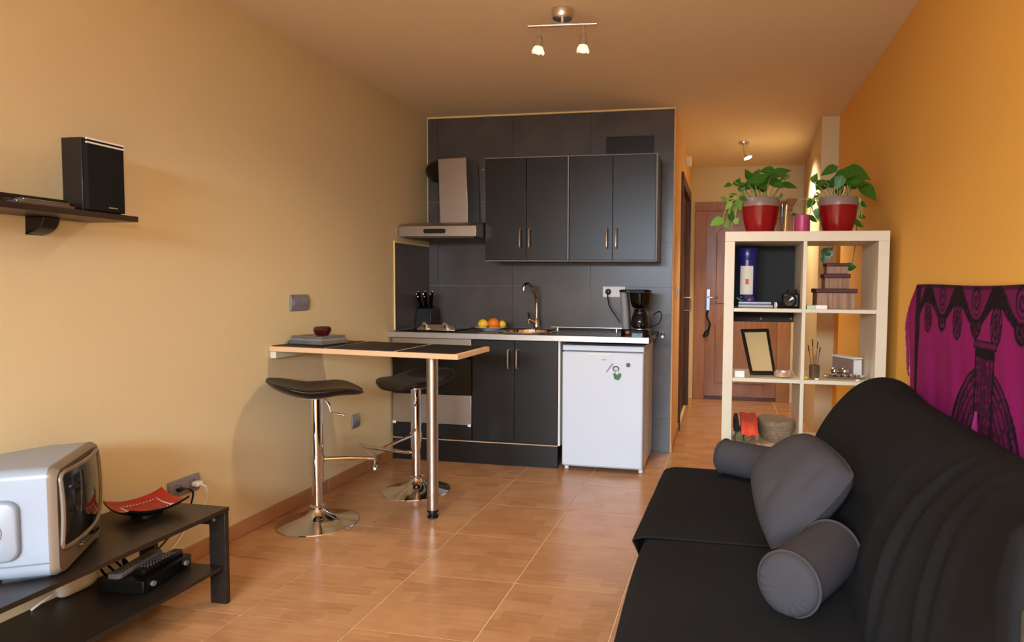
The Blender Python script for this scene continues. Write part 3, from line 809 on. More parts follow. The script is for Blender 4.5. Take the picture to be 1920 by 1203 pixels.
# ================================================================ BAR STOOLS
def make_stool(label, loc, ang, zseat, zsleeve, zfoot, lever):
    st = thing('bar_stool', label, 'stool', loc, 'bar stools at the breakfast table', ang)
    P = lambda n, mb, m, par=st, **k: obj(n, mb, m, par, local=True, **k)
    P('base', MB().lathe([(.198, .0), (.200, .004), (.198, .008), (.150, .017), (.095, .030), (.060, .048), (.040, .068), (.034, .085)], (0, 0, 0), n=64), 'chrome')
    P('collar', MB().lathe([(.038, .082), (.039, .094), (.030, .098)], (0, 0, 0), n=40), 'chrome')
    P('lower_column', MB().cyl((0, 0, .09), (0, 0, zsleeve + .03), .0255, n=40), 'chrome')
    P('upper_column', MB().cyl((0, 0, zsleeve), (0, 0, zseat - .01), .0315, n=40), 'chrome')
    ft = P('footrest', MB().tube([(.02, 0, zfoot), (.15, 0, zfoot - .008), (.275, 0, zfoot - .024)], .0105, 14), 'chrome')
    P('crossbar', MB().tube(smooth_pts([(.262, -.195, zfoot - .028), (.28, -.10, zfoot - .026), (.285, 0, zfoot - .026), (.28, .10, zfoot - .026), (.262, .195, zfoot - .028)], 5), [.006] + [.011] * 19 + [.006], 14), 'chrome', ft)
    P('footrest_clamp', MB().cyl((0, 0, zfoot - .018), (0, 0, zfoot + .018), .036, n=36), 'chrome', ft)
    P('seat_plate', MB().lathe([(.085, zseat - .004), (.085, zseat - .012), (.032, zseat - .022)], (0, 0, 0), n=32), 'satin_nickel')
    P('lever', MB().tube(smooth_pts([(.035, lever * .03, zseat - .014), (.06, lever * .055, zseat - .05), (.070, lever * .062, zseat - .085), (.09, lever * .078, zseat - .092), (.130, lever * .098, zseat - .100)], 5), .0052, 10), 'chrome')
    # wave seat: raised lip behind, waterfall edge in front
    def cen(u):   # u -1 (back) .. 1 (front) -> x, z of the top surface
        x = .228 * u
        z = .028 + .052 * max(0, -u - .10) ** 1.5 * 1.35 - .030 * max(0, u - .55) ** 2 * 3.2 + .005 * math.exp(-((u - .45) / .25) ** 2)
        return x, z
    def fn(i, j):
        th = 2 * PI * i; v_ = -1 + 2 * j
        u = v_; hw = .195 * (1 - abs(u) ** 3.2 * .45)
        x, z = cen(u)
        endk = max(0.02, (1 - abs(u) ** 6)) ** .5
        cy = math.copysign(abs(math.cos(th)) ** .75, math.cos(th)) * hw * (.35 + .65 * endk)
        t_ = (.030 + .012 * (1 - abs(u))) * endk
        edge = abs(cy / max(hw, 1e-4))
        zz = z + (t_ * .55 if math.sin(th) > 0 else t_) * math.sin(th) - .012 * (1 - edge ** 2) * (1 if math.sin(th) > 0 else .2) + .010 * edge ** 2
        return (x, cy, zseat + zz)
    P('seat', MB().grid(fn, 40, 40, True), 'black_leather', sharp=80)
    return st
make_stool('black bar stool standing apart, its lip against the cream wall', (.262, -1.850, 0), math.radians(36), .672, .245, .335, -1)
make_stool('black bar stool tucked behind the table leg, facing the table', (.514, -1.25, 0), math.radians(-104), .640, .262, .345, 1)

# ================================================================ TV BENCH
BX0, BX1, BY0, BY1, BZ = .050, .446, -3.52, -2.672, .376
bn = thing('tv_bench', 'low black-brown TV bench with a lower shelf', 'tv bench', (.24, -3.1, 0))
obj('top_board', B(BX0, BX1, BY0, BY1, BZ - .016, BZ), 'blackbrown_wood', bn, bevel=.001)
obj('lower_shelf', B(BX0 + .015, BX1 - .012, BY0 + .03, BY1 - .024, .138, .152), 'blackbrown_wood', bn, bevel=.001)
for yl in (BY1 - .022, BY0 + .002, ):
    for x0, x1 in ((BX1 - .072, BX1 - .002), (BX0 + .002, BX0 + .072)):
        lgo = obj('leg', B(x0, x1, yl, yl + .020, 0, BZ - .0165), 'blackbrown_wood', bn, bevel=.001)
        obj('bolt', MB().cyl(((x0 + x1) / 2 - .012, yl + .0005, BZ - .047), ((x0 + x1) / 2 - .012, yl - .003, BZ - .047), .0075, .006, 16), 'satin_nickel', lgo)
    obj('cross_rail', B(BX0 + .073, BX1 - .073, yl, yl + .020, BZ - .068, BZ - .0165), 'blackbrown_wood', bn, bevel=.001)
obj('back_stretcher', B(BX0 + .004, BX0 + .020, BY0 + .03, BY1 - .03, BZ - .07, BZ - .0165), 'blackbrown_wood', bn) if False else None

# --- television (silver CRT), screen turned towards the sofa
TA = math.radians(33)
tv = thing('crt_television', 'silver tube television with curved screen on the TV bench', 'television', (.288, -3.180, BZ), None, TA)
# local: +x is the way the screen faces, y is width, z up
P = lambda n, mb, m, par=tv, **k: obj(n, mb, m, par, local=True, **k)
TWH, THT = .184, .322
def sect(x, hw, z0, z1, r, n=7, bulge=.0):
    out = []
    for qy, qz, a0 in ((1, 1, 0), (-1, 1, 90), (-1, -1, 180), (1, -1, 270)):
        for i in range(n + 1):
            t = math.radians(a0 + 90 * i / n)
            yy = qy * (hw - r) + r * math.cos(t); zz = (z1 - r if qz > 0 else z0 + r) + r * math.sin(t)
            out.append((x + bulge * (1 - (yy / hw) ** 2), yy * (1 + .0 * zz), zz))
    return out
P('body', MB().ring_loft([sect(-.265, .080, .06, .215, .03), sect(-.26, .09, .045, .230, .035), sect(-.215, .120, .020, .270, .05), sect(-.20, .155, .008, .312, .03),
                          sect(-.08, .178, .005, .325, .03), sect(.022, TWH, .004, THT + .004, .03)]), 'silver_plastic', bevel=0, sharp=50)
bz = P('bezel', MB().ring_loft([sect(.0225, TWH + .001, .004, THT + .005, .03), sect(.032, TWH + .001, .004, THT + .004, .03), sect(.044, TWH - .006, .010, THT - .006, .03, bulge=.014)]), 'taupe_plastic', sharp=40)
def scr(u, v):
    yy = (u * 2 - 1); zz = (v * 2 - 1)
    return (.049 + .018 * (1 - yy * yy) + .006 * (1 - zz * zz) , yy * .155 - .008, .192 + zz * .108)
mbs = MB().grid(scr, 20, 16)
P('screen', mbs, 'crt_glass', bz, sharp=80)
# raised rim around screen
rim = [Vector(scr((1 + math.copysign(min(1, abs(math.cos(t)) * 1.35), math.cos(t)) * 1.03) / 2, (1 + math.copysign(min(1, abs(math.sin(t)) * 1.35), math.sin(t)) * 1.04) / 2)) for t in [2 * PI * i / 64 for i in range(65)]]
P('screen_rim', MB().tube(rim, .0065, 8), 'taupe_plastic', bz)
for k in range(4):
    P('button', MB().cyl((.052, -.04 + k * .022, .048), (.060, -.04 + k * .022, .048), .005, n=12), 'satin_nickel', bz)
P('infrared_window', B(.050, .061, .06, .11, .042, .054), 'black_plastic', bz, bevel=.002)
# side speaker pod with round grille on the side facing the room
def podsec(y_, k):
    return [(a, y_, b) for a, b, _ in rrect(-.118, .155, 0, .076 * k, .088 * k, .032 * k, 6)]
pod = P('speaker_pod', MB().ring_loft([podsec(-.13, 1.0), podsec(-.186, 1.0), podsec(-.194, .97), podsec(-.198, .90)]), 'silver_plastic', sharp=50)
P('speaker_grille', MB().lathe([(.040, 0), (.040, .003), (.034, .0035), (0, .003)], (-.118, -.1975, .155), (0, -1, 0), 28, True, False), 'grey_plastic', pod)
P('seam', MB().tube([(-.19, -.160, .052), (-.08, -.1795, .050), (.02, -.1855, .050)], .0022, 6), 'grey_plastic')
P('foot', B(-.10, .01, -.15, .15, 0, .006), 'black_plastic') if True else None

# --- red square dish
DX, DY = .205, -2.80
da = math.radians(-19)
def dish(z_off):
    def fn(u, v):
        a = (u * 2 - 1); b = (v * 2 - 1)
        lift = .016 + .030 * (abs(a) ** 2.4 + abs(b) ** 2.4) * .72
        x = a * .098; y_ = b * .100
        return (DX + x * math.cos(da) - y_ * math.sin(da), DY + x * math.sin(da) + y_ * math.cos(da), BZ + lift + z_off)
    return fn
rd = thing('square_dish', 'red curved square dish with a dotted white line on the TV bench', 'dish', (DX, DY, BZ))
obj('bowl', MB().grid(dish(0), 24, 24), 'red_lacquer', rd, sharp=80)
mb = MB().grid(dish(-.0085), 24, 24)
per = [(i / 23, 0) for i in range(24)] + [(1, i / 23) for i in range(1, 24)] + [(1 - i / 23, 1) for i in range(1, 24)] + [(0, 1 - i / 23) for i in range(1, 23)]
mb.ring_loft([[dish(-.0002)(u, v) for u, v in per], [dish(-.0085)(u, v) for u, v in per]], True, False, False)
obj('underside', mb, 'black_plastic', rd, sharp=60)
obj('foot_ring', MB().lathe([(.050, BZ + .0003), (.050, BZ + .006), (.042, BZ + .006), (.042, BZ + .0003)], (DX, DY, 0), n=28, cap0=False, cap1=False), 'black_plastic', rd)
dm = MB().lathe([(0, .0016), (.0026, .0012), (.0036, 0)], (0, 0, 0), n=8, cap0=False, cap1=False).mesh()
dm.materials.append(MATS['wax'])
fd_ = dish(.0012)
for k in range(12):
    t = -.62 + 1.24 * k / 11
    for a, b in ((t, -.62), (t, .62), (-.62, t), (.62, t)):
        p_ = Vector(fd_((a + 1) / 2, (b + 1) / 2))
        dd = bpy.data.objects.new('inlay_dot', dm); COL.objects.link(dd); dd.parent = rd; dd.location = p_ - Vector((DX, DY, BZ))

# --- lower shelf electronics
LZ = .152
rb = thing('set_top_box', 'black set-top box on the lower shelf of the TV bench', 'receiver', (.24, -2.85, LZ))
MR = Matrix.Rotation(math.radians(8), 3, 'Z')
obj('housing', MB().obox((.245, -2.850, LZ + .026), (.17, .245, .044), MR), 'black_plastic', rb, bevel=.003)
fp = obj('front_panel', MB().obox((.245 + .0865 * math.cos(math.radians(8)), -2.850 + .0865 * math.sin(math.radians(8)), LZ + .026), (.004, .235, .038), MR), 'black_gloss', rb)
for s_ in (-.085, .085):
    c8, s8 = math.cos(math.radians(8)), math.sin(math.radians(8))
    obj('knob', MB().cyl((.245 + .088 * c8 - s_ * s8, -2.850 + .088 * s8 + s_ * c8, LZ + .026), (.245 + .097 * c8 - s_ * s8, -2.850 + .097 * s8 + s_ * c8, LZ + .026), .009, n=16), 'grey_plastic', fp)
for ax, ay in ((-.07, -.1), (.07, -.1), (-.07, .1), (.07, .1)):
    c8, s8 = math.cos(math.radians(8)), math.sin(math.radians(8))
    obj('foot', MB().cyl((.245 + ax * c8 - ay * s8, -2.850 + ax * s8 + ay * c8, LZ), (.245 + ax * c8 - ay * s8, -2.850 + ax * s8 + ay * c8, LZ + .005), .008, n=10), 'black_plastic', rb)
def remote(label, c, L, w, rz, mat, bm, rows_):
    r = thing('remote_control', label, 'remote', c, None, math.radians(rz))
    obj('shell', MB().ring_loft([[(x * (1 if abs(y_) < L / 2 - .001 else .8), y_, z) for x, z in ((-w / 2, .002), (-w / 2 + .003, 0), (w / 2 - .003, 0), (w / 2, .002), (w / 2, .013), (w / 2 - .004, .018), (-w / 2 + .004, .018), (-w / 2, .013))] for y_ in (-L / 2, -L / 2 + .006, 0, L / 2 - .006, L / 2)]), mat, r, local=True)
    bmsh = MB().lathe([(.0035, 0), (.0035, .002), (0, .0022)], (0, 0, 0), n=8, cap0=False).mesh(); bmsh.materials.append(MATS[bm])
    for i in range(rows_):
        for j in (-1, 0, 1):
            b = bpy.data.objects.new('button', bmsh); COL.objects.link(b); b.parent = r
            b.location = (j * w * .27, -L / 2 + .03 + i * (L - .05) / rows_, .018)
    return r
remote('grey remote control lying on the set-top box', (.212, -2.858, LZ + .0485), .215, .050, 9, 'grey_plastic', 'cover_grey', 11)
remote('black remote control lying beside the grey one on the set-top box', (.276, -2.825, LZ + .0485), .19, .044, 4, 'black_plastic', 'grey_plastic', 10)
cbx = thing('black_cable_bundle', 'loops of black cable behind the set-top box', 'cable', (.10, -2.86, LZ))
for k in range(3):
    obj('cord', MB().tube(smooth_pts([(.105 + .01 * k, -2.88 + .03 * k, LZ + .005), (.095, -2.90 + .02 * k, LZ + .07 + .012 * k), (.095 + .01 * k, -2.86 + .02 * k, LZ + .14 + .015 * k), (.11, -2.83, LZ + .09), (.125, -2.825 + .01 * k, LZ + .02)]), .004), 'black_plastic', cbx)
wp = thing('white_power_block', 'white rounded power block on the floor behind the lower shelf', 'power block', (.10, -2.985, LZ))
def wpf(u, v):
    th = 2 * PI * u; L_ = (v * 2 - 1)
    k = (1 - abs(L_) ** 5) ** .5 if abs(L_) < 1 else 0
    return (.095 + .030 * k * math.cos(th), -2.985 + .072 * L_, LZ + .0335 + .033 * k * math.sin(th))
obj('housing', MB().grid(wpf, 24, 22, True), 'white_plastic', wp, sharp=70)
obj('cord', MB().tube(smooth_pts([(.095, -3.055, LZ + .03), (.09, -3.09, LZ + .02), (.085, -3.13, LZ + .0045)]), .004), 'white_plastic', wp)
wp['label'] = 'white rounded power block on the lower shelf under the television'

# ================================================================ CEILING LAMPS
clx, cly = 1.528, -1.76
cl = thing('ceiling_spot_bar', 'brushed ceiling lamp with two spots on a bar', 'ceiling lamp', (clx, cly, H))
obj('canopy', MB().lathe([(.052, H - .0005), (.052, H - .030), (.046, H - .040), (0, H - .046)], (clx, cly, 0), n=36, cap0=True, cap1=False), 'satin_nickel', cl)
obj('stem', MB().cyl((clx, cly, H - .04), (clx, cly, H - .066), .009, n=14), 'satin_nickel', cl)
bdir = Vector((.165, .012, 0))
bc = Vector((clx, cly, H - .068))
obj('bar', MB().cyl(bc - bdir, bc + bdir, .008, n=16), 'satin_nickel', cl)
for s_, til in ((-.66, (-.07, -.10)), (.62, (-.02, -.10))):
    p0 = bc + bdir * s_
    d_ = Vector((til[0], til[1], -1)).normalized()
    arm = obj('spot_arm', MB().cyl(p0, p0 + Vector((0, 0, -.048)), .006, n=12), 'satin_nickel', cl)
    p1 = p0 + Vector((0, 0, -.045))
    obj('spot_head', MB().lathe([(.009, 0), (.016, .008), (.019, .03), (.020, .060)], p1, d_, 24), 'satin_nickel', arm)
    obj('reflector', MB().lathe([(.021, .058), (.031, .082), (.032, .086)], p1, d_, 28, True, False), 'clear_glass', arm)
    obj('bulb', MB().lathe([(0.012, .060), (.022, .078), (.022, .084), (0, .088)], p1, d_, 20, False, False), 'bulb', arm)
    lp = lamp('spot_bulb_light', 'SPOT', p1 + d_ * .11, 24.0, (1, .82, .58), shadow_soft_size=.03, spot_size=math.radians(150), spot_blend=.8)
    lp.rotation_euler = (-d_).to_track_quat('Z', 'Y').to_euler()
hlx, hly = 2.458, 1.235
hlp = thing('hall_spot_lamp', 'single small spot lamp on the hall ceiling', 'ceiling lamp', (hlx, hly, H))
obj('canopy', MB().lathe([(.045, H - .0005), (.043, H - .018), (0, H - .024)], (hlx, hly, 0), n=28, cap1=False), 'satin_nickel', hlp)
obj('arm', MB().tube([(hlx, hly, H - .02), (hlx - .002, hly, H - .06), (hlx + .015, hly - .01, H - .085)], .008, 10), 'satin_nickel', hlp)
hdv = Vector((.36, -.02, -.93)).normalized()
hp = Vector((hlx + .012, hly - .008, H - .078))
hh = obj('spot_head', MB().lathe([(.014, 0), (.020, .01), (.026, .05), (.036, .075)], hp, hdv, 24, True, False), 'satin_nickel', hlp)
obj('bulb', MB().lathe([(.034, .066), (.033, .076), (0, .085)], hp, hdv, 24, True, False), 'bulb_hall', hh)
hs = lamp('hall_spot_light', 'SPOT', hp + hdv * .10, 120, (1, .78, .50), shadow_soft_size=.03, spot_size=math.radians(135), spot_blend=.6)
hs.rotation_euler = (-hdv).to_track_quat('Z', 'Y').to_euler()

# ================================================================ CUBE SHELF
QX0, QX1, QY0, QY1, QZ = 2.307, 3.097, -1.431, -1.041, 1.523
QI0, QI1, QM0, QM1 = 2.357, 3.046, 2.693, 2.711
RZ = [(.050, None), (.410, .428), (.757, .776), (1.116, 1.134)]
qs = thing('cube_shelf', 'tall cream cube shelf dividing the living room from the hall', 'shelf unit', ((QX0 + QX1) / 2, (QY0 + QY1) / 2, 0))
obj('top_panel', B(QX0, QX1, QY0, QY1, 1.473, QZ), 'cream_laminate', qs, bevel=.0015)
obj('bottom_panel', B(QX0, QX1, QY0, QY1, 0, .050), 'cream_laminate', qs, bevel=.0015)
for x0, x1 in ((QX0, QI0), (QI1, QX1)):
    obj('side_panel', B(x0, x1, QY0, QY1, .0502, 1.4728), 'cream_laminate', qs, bevel=.0015)
obj('upright', B(QM0, QM1, QY0 + .001, QY1, .0502, 1.4728), 'cream_laminate', qs, bevel=.001)
for z0, z1 in RZ[1:]:
    for x0, x1 in ((QI0, QM0), (QM1, QI1)):
        obj('shelf_board', B(x0 + .0003, x1 - .0003, QY0 + .001, QY1, z0, z1), 'cream_laminate', qs, bevel=.001)
Z1, Z2, Z3, Z4 = 1.1342, .7762, .4282, .0502

# dark panel hung on the back of the shelf
pa = U(1386, 460, 'y', -1.02); pb_ = U(1489, 604, 'y', -1.02)
pn = thing('dark_backboard', 'dark grey board hung on the back of the cream shelf', 'board', ((pa.x + pb_.x) / 2, -1.02, pb_.z))
obj('panel', B(2.362, pb_.x, -1.0400, -1.018, pb_.z, 1.50), 'dark_panel', pn, bevel=.003)
obj('lower_rail', B(2.362, pb_.x, -1.0405 + .0003, -1.012, pb_.z - .012, pb_.z + .030), 'cover_grey', pn, bevel=.002) if False else None
for px in (1427, 1483):
    q = U(px, 597, 'y', -1.04)
    obj('stud', MB().cyl((q.x, -1.0395, q.z), (q.x, -1.046, q.z), .007, .005, 12), 'grey_plastic', pn)

def at(px, py, y): return U(px, py, 'y', y)

# ---- top left compartment
c = at(1401, 520, -1.22); h = at(1401, 466, -1.22).z
nv = thing('navy_tin', 'tall navy blue drinks tin with a cream label on the shelf', 'tin', (c.x, -1.22, Z1))
hh = h - Z1
obj('tube', MB().lathe([(.050, Z1), (.051, Z1 + .004), (.051, Z1 + hh * .80), (.0505, Z1 + hh * .80)], (c.x, -1.22, 0), n=40), 'navy_tin', nv)
obj('cap', MB().lathe([(.0525, Z1 + hh * .80), (.0545, Z1 + hh * .82), (.0565, h - .006), (.054, h), (.044, h + .004)], (c.x, -1.22, 0), n=40), 'navy_tin', nv)
def lab(u, v):
    a = math.radians(-90 - 6 + (u * 2 - 1) * 40)
    return (c.x + .0518 * math.cos(a), -1.22 + .0518 * math.sin(a), Z1 + .068 + v * (hh * .70 - .068))
lb = obj('label', MB().grid(lab, 14, 2), 'cream_label', nv, sharp=80)
def prn(u, v):
    a = math.radians(-90 - 2 + (u * 2 - 1) * 10)
    return (c.x + .0522 * math.cos(a), -1.22 + .0522 * math.sin(a), Z1 + .122 + v * .028)
obj('label_mark', MB().grid(prn, 6, 2), 'red_print', lb, sharp=80)
zz = Z1
for k in range(2):
    x0 = at(1384, 570, -1.37).x; x1 = at(1448 - 3 * k, 570, -1.37).x
    dc = thing('film_case', ['silver film case lying on the shelf in front of the navy tin', 'silver film case stacked on the other before the navy tin'][k], 'film case', ((x0 + x1) / 2, -1.34, zz), 'film cases before the navy tin')
    obj('tray', B(x0 + .002 * k, x1, -1.41, -1.28, zz + .0002, zz + .0065), 'cover_grey', dc)
    obj('cover', B(x0 + .002 * k, x1, -1.41, -1.28, zz + .0068, zz + .0155), 'silver_plastic', dc, bevel=.001)
    zz += .0162
q = at(1406, 560, -1.36)
single('violet_trinket', MB().lathe([(.023, 0), (.025, .012), (.019, .025), (.008, .032), (0, .033)], (q.x, -1.36, zz + .0003), n=24, cap1=False), 'violet_plastic', 'small violet dome trinket on the film cases', 'trinket', (q.x, -1.36, zz))
q = at(1390, 562, -1.37)
gt = thing('green_trinket', 'small green leafy ornament on the film cases', 'ornament', (q.x, -1.37, zz))
for k in range(5):
    t = k * 1.3
    obj('leaflet', MB().prism([(0, 0), (.010, .006), (.024, .002), (.012, -.006)], (q.x - .008, -1.37, zz + .0008 + .004 * k), (math.cos(t) * .9, math.sin(t) * .9, .35), (-math.sin(t), math.cos(t), 0), (0, 0, 1), .0025), 'leaf_pale', gt)
# camera
q0 = at(1467, 577, -1.30); q1 = at(1502, 577, -1.30)
cxm = (q0.x + q1.x) / 2 - .014
ph = thing('photo_camera', 'black camera with its lens standing on the cream shelf', 'camera', (cxm, -1.30, Z1))
obj('body', B(q0.x - .003, q1.x - .012, -1.335, -1.268, Z1 + .0003, Z1 + .078), 'black_plastic', ph, bevel=.010)
obj('viewfinder_hump', MB().ring_loft([rrect(cxm + .012, -1.30, Z1 + .076, .030, .028, .01), rrect(cxm + .014, -1.30, Z1 + .098, .022, .022, .01)]), 'black_plastic', ph)
ln = obj('lens', MB().lathe([(.034, 0), (.034, .02), (.031, .022), (.031, .042), (.027, .044)], (cxm + .002, -1.334, Z1 + .040), (-.25, -1, 0), 28), 'black_plastic', ph)
obj('lens_glass', MB().lathe([(.026, .0442), (.0, .047)], (cxm + .002, -1.334, Z1 + .040), (-.25, -1, 0), 28, False, False), 'black_gloss', ln)
q = at(1457, 571, -1.37)
lc = thing('film_canister', 'black film canister with a white lid lying beside the camera', 'canister', (q.x, -1.37, Z1))
obj('can', MB().cyl((q.x - .004, -1.372, Z1 + .0157), (q.x + .036, -1.36, Z1 + .0157), .0155, n=20), 'black_plastic', lc)
obj('lid', MB().cyl((q.x - .010, -1.374, Z1 + .0163), (q.x - .0045, -1.3723, Z1 + .0163), .016, n=20), 'white_plastic', lc)

# ---- top right compartment: three woven boxes
zb = Z1
specs = [((1532, 1604), (1529, 1608), 575, 549, 541, .085), ((1546, 1592), (1544, 1594), 540, 521, 513, .062), ((1549, 1589), (1547, 1591), 512, 499, 493, .052)]
labs = ['largest woven box with a plum lid at the bottom of the stack', 'middle woven box with a plum lid in the stack', 'smallest woven box with a plum lid on top of the stack']
for (bx, lx, _, yt, yl, hd_), lb_ in zip(specs, labs):
    yc = -1.245
    x0, x1 = at(bx[0], 550, yc - hd_).x, at(bx[1], 550, yc - hd_).x
    l0, l1 = at(lx[0], 550, yc - hd_).x, at(lx[1], 550, yc - hd_).x
    zt_ = at(1570, yt, yc - hd_).z; zl = at(1570, yl, yc - hd_).z
    zt_ = max(zt_, zb + .03)
    bxo = thing('woven_box', lb_, 'box', ((x0 + x1) / 2, yc, zb), 'stacked woven boxes')
    obj('body', B(x0, x1, yc - hd_, yc + hd_, zb + .0003, zt_), 'woven_bark', bxo, bevel=.002)
    obj('lid', B(l0, l1, yc - hd_ - .006, yc + hd_ + .006, zt_ + .0002, max(zl, zt_ + .017)), 'plum_lid', bxo, bevel=.003)
    zb = max(zl, zt_ + .017) + .0002
x0, x1, xm_ = at(1513, 573, -1.412).x, at(1551, 573, -1.412).x, at(1529, 573, -1.412).x
sbx = thing('matchbox', 'small white and pale green box at the front of the shelf below the woven boxes', 'box', ((x0 + x1) / 2, -1.39, Z1))
obj('sleeve', B(xm_, x1, -1.415, -1.36, Z1 + .0002, Z1 + .020), 'white_plastic', sbx, bevel=.001)
obj('tray', B(x0, xm_ - .0005, -1.413, -1.362, Z1 + .0002, Z1 + .0185), 'pale_green', sbx, bevel=.001)

# ---- middle left: leaning picture frame etc.
yb0, yt0 = -1.325, -1.185
FR = [at(1407, 700, yb0), at(1455, 696, yb0 + .02), at(1441, 615, yt0 + .02), at(1389, 616, yt0)]
dz_ = Z2 + .007 - min(p.z for p in FR[:2])
FR = [p + Vector((0, 0, dz_)) for p in FR]
FR[1].z = FR[0].z
pf = thing('picture_frame', 'black picture frame with a blank cream picture leaning on the shelf', 'picture frame', ((FR[0].x + FR[1].x) / 2, yb0, Z2))
nrm = (FR[1] - FR[0]).cross(FR[3] - FR[0]).normalized()
if nrm.y > 0: nrm = -nrm
def fpt(u, v, d): return FR[0] * (1 - u) * (1 - v) + FR[1] * u * (1 - v) + FR[2] * u * v + FR[3] * (1 - u) * v + nrm * d
def fbar(u0, u1, v0, v1, d0, d1):
    vs = [fpt(u, v, d) for d in (d0, d1) for v in (v0, v1) for u in (u0, u1)]
    return MB().add(vs, [(0, 2, 3, 1), (4, 5, 7, 6), (0, 1, 5, 4), (2, 6, 7, 3), (0, 4, 6, 2), (1, 3, 7, 5)])
for a in ((0, 1, 0, .07), (0, 1, .93, 1), (0, .105, .07, .93), (.895, 1, .07, .93)):
    obj('frame_side', fbar(*a, -.012, .004), 'dark_wood_frame', pf, bevel=.0015)
obj('picture', fbar(.10, .90, .065, .935, -.008, -.002), 'canvas', pf)
lt = fpt(.5, .75, -.012)
obj('easel_leg', MB().tube([lt, Vector((lt.x, -1.09, Z2 + .006))], .006, 8), 'dark_wood_frame', pf)
x0, x1 = at(1377.5, 700, -1.41).x, at(1396, 700, -1.41).x
single('white_box', B(max(x0, QI0 + .002), x1, -1.415, -1.37, Z2 + .0003, Z2 + .034), 'wax', 'small white box in the corner of the shelf by the picture frame', 'box', ((x0 + x1) / 2, -1.39, Z2), bevel=.002)
q = at(1468, 698, -1.345)
cdh = thing('candle_dish', 'shallow copper dish holding a candle beside the picture frame', 'candle dish', (q.x, -1.345, Z2))
obj('dish', MB().lathe([(.036, Z2 + .0003), (.046, Z2 + .006), (.047, Z2 + .027), (.044, Z2 + .027), (.042, Z2 + .010), (0, Z2 + .008)], (q.x, -1.345, 0), n=36, cap1=False), 'copper', cdh)
obj('candle', MB().lathe([(.040, Z2 + .0105), (.040, Z2 + .020), (0, Z2 + .0215)], (q.x, -1.345, 0), n=28, cap1=False), 'wax', cdh)

# ---- middle right
q = at(1527, 690, -1.34)
tg = thing('incense_glass', 'amber glass tumbler with incense sticks on the shelf', 'glass', (q.x, -1.34, Z2))
obj('tumbler', MB().lathe([(.022, Z2 + .0003), (.025, Z2 + .004), (.027, Z2 + .068), (.0245, Z2 + .068), (.022, Z2 + .008), (0, Z2 + .007)], (q.x, -1.34, 0), n=28, cap1=False), 'amber_glass', tg)
for k, (dx, dy, L_) in enumerate(((-.035, -.01, .17), (-.012, .015, .20), (.012, -.012, .19), (.028, .01, .16), (.002, .004, .12))):
    s_ = obj('incense_stick', MB().tube([(q.x + dx * .2, -1.34 + dy * .2, Z2 + .01), (q.x + dx, -1.34 + dy, Z2 + L_)], .0016, 6), 'twig', tg)
    if k < 4:
        obj('stick_head', MB().tube([(q.x + dx * .85, -1.34 + dy * .85, Z2 + L_ * .82), (q.x + dx, -1.34 + dy, Z2 + L_)], .0034, 6), 'twig', s_)
q2 = at(1511, 686, -1.375)
single('yellow_top', MB().lathe([(.011, 0), (.013, .006), (.010, .014), (0, .016)], (max(q2.x, QM1 + .014), -1.375, Z2 + .0003), n=20, cap1=False), 'lemon', 'tiny yellow ornament beside the amber glass', 'ornament', (q2.x, -1.375, Z2))
q = at(1583, 700, -1.29)
TXc, TYc = q.x, -1.29
def oval(rx, ry, z): return [(TXc + rx * math.cos(2 * PI * i / 40), TYc + ry * math.sin(2 * PI * i / 40), z) for i in range(40)]
tr = thing('silver_tray', 'oval silver tray carrying tealights on the shelf', 'tray', (TXc, TYc, Z2))
obj('tray', MB().ring_loft([oval(.080, .055, Z2 + .0003), oval(.098, .072, Z2 + .007), oval(.106, .079, Z2 + .011), oval(.104, .077, Z2 + .012), oval(.096, .070, Z2 + .008), oval(.079, .054, Z2 + .005)]), 'silver', tr)
tl_me = None
spots = [(-.062, -.012), (-.036, -.030), (-.004, -.036), (.030, -.032), (.060, -.012), (-.040, .016), (.0, .0), (.036, .014)]
for k, (dx, dy) in enumerate(spots):
    t_ = thing('tealight', 'silver-cupped tealight candle on the oval silver tray', 'candle', (TXc + dx, TYc + dy, Z2 + .0055), 'tealights on the silver tray')
    if tl_me is None:
        tl_me = (MB().lathe([(.0145, 0), (.0150, .001), (.0155, .0125), (.0145, .0125), (.0140, .003)], (0, 0, 0), n=20, cap1=True).mesh(), MB().lathe([(.0139, .0035), (.0139, .010), (0, .0112)], (0, 0, 0), n=20, cap1=False).mesh())
        tl_me[0].materials.append(MATS['silver']); tl_me[1].materials.append(MATS['wax'])
    for nm, me in (('cup', tl_me[0]), ('wax', tl_me[1])):
        o = bpy.data.objects.new(nm, me); COL.objects.link(o); o.parent = t_
for k, px in enumerate((1565, 1584)):
    q = at(px, 684, -1.225)
    single('silver_ball_candle', MB().lathe([(0, 0), (.014, .003), (.021, .014), (.022, .020), (.018, .032), (.008, .039), (0, .040)], (q.x, -1.232, Z2 + .0125 if False else Z2 + .006), n=24, cap0=False, cap1=False), 'silver', 'round silver candle cup at the back of the oval tray', 'candle', (q.x, -1.232, Z2 + .006), 'round silver cups on the tray')
Mb = Matrix.Rotation(math.radians(118), 3, 'Z')
bxm = at(1588, 672, -1.13)
bkx = thing('photo_box', 'mauve box with a white paper end standing behind the silver tray', 'box', (bxm.x, -1.13, Z2))
obj('box', MB().obox((bxm.x, -1.125, Z2 + .045), (.175, .052, .088), Mb), 'mauve_board', bkx, bevel=.001)
ed = Mb @ Vector((1, 0, 0))
if ed.y > 0: ed = -ed
obj('paper_end', MB().obox(Vector((bxm.x, -1.125, Z2 + .044)) + ed * .0885, (.003, .050, .080), Mb), 'paper', bkx)
obj('lid_rim', MB().obox((bxm.x, -1.125, Z2 + .0935), (.182, .058, .008), Mb), 'paper', bkx, bevel=.001)
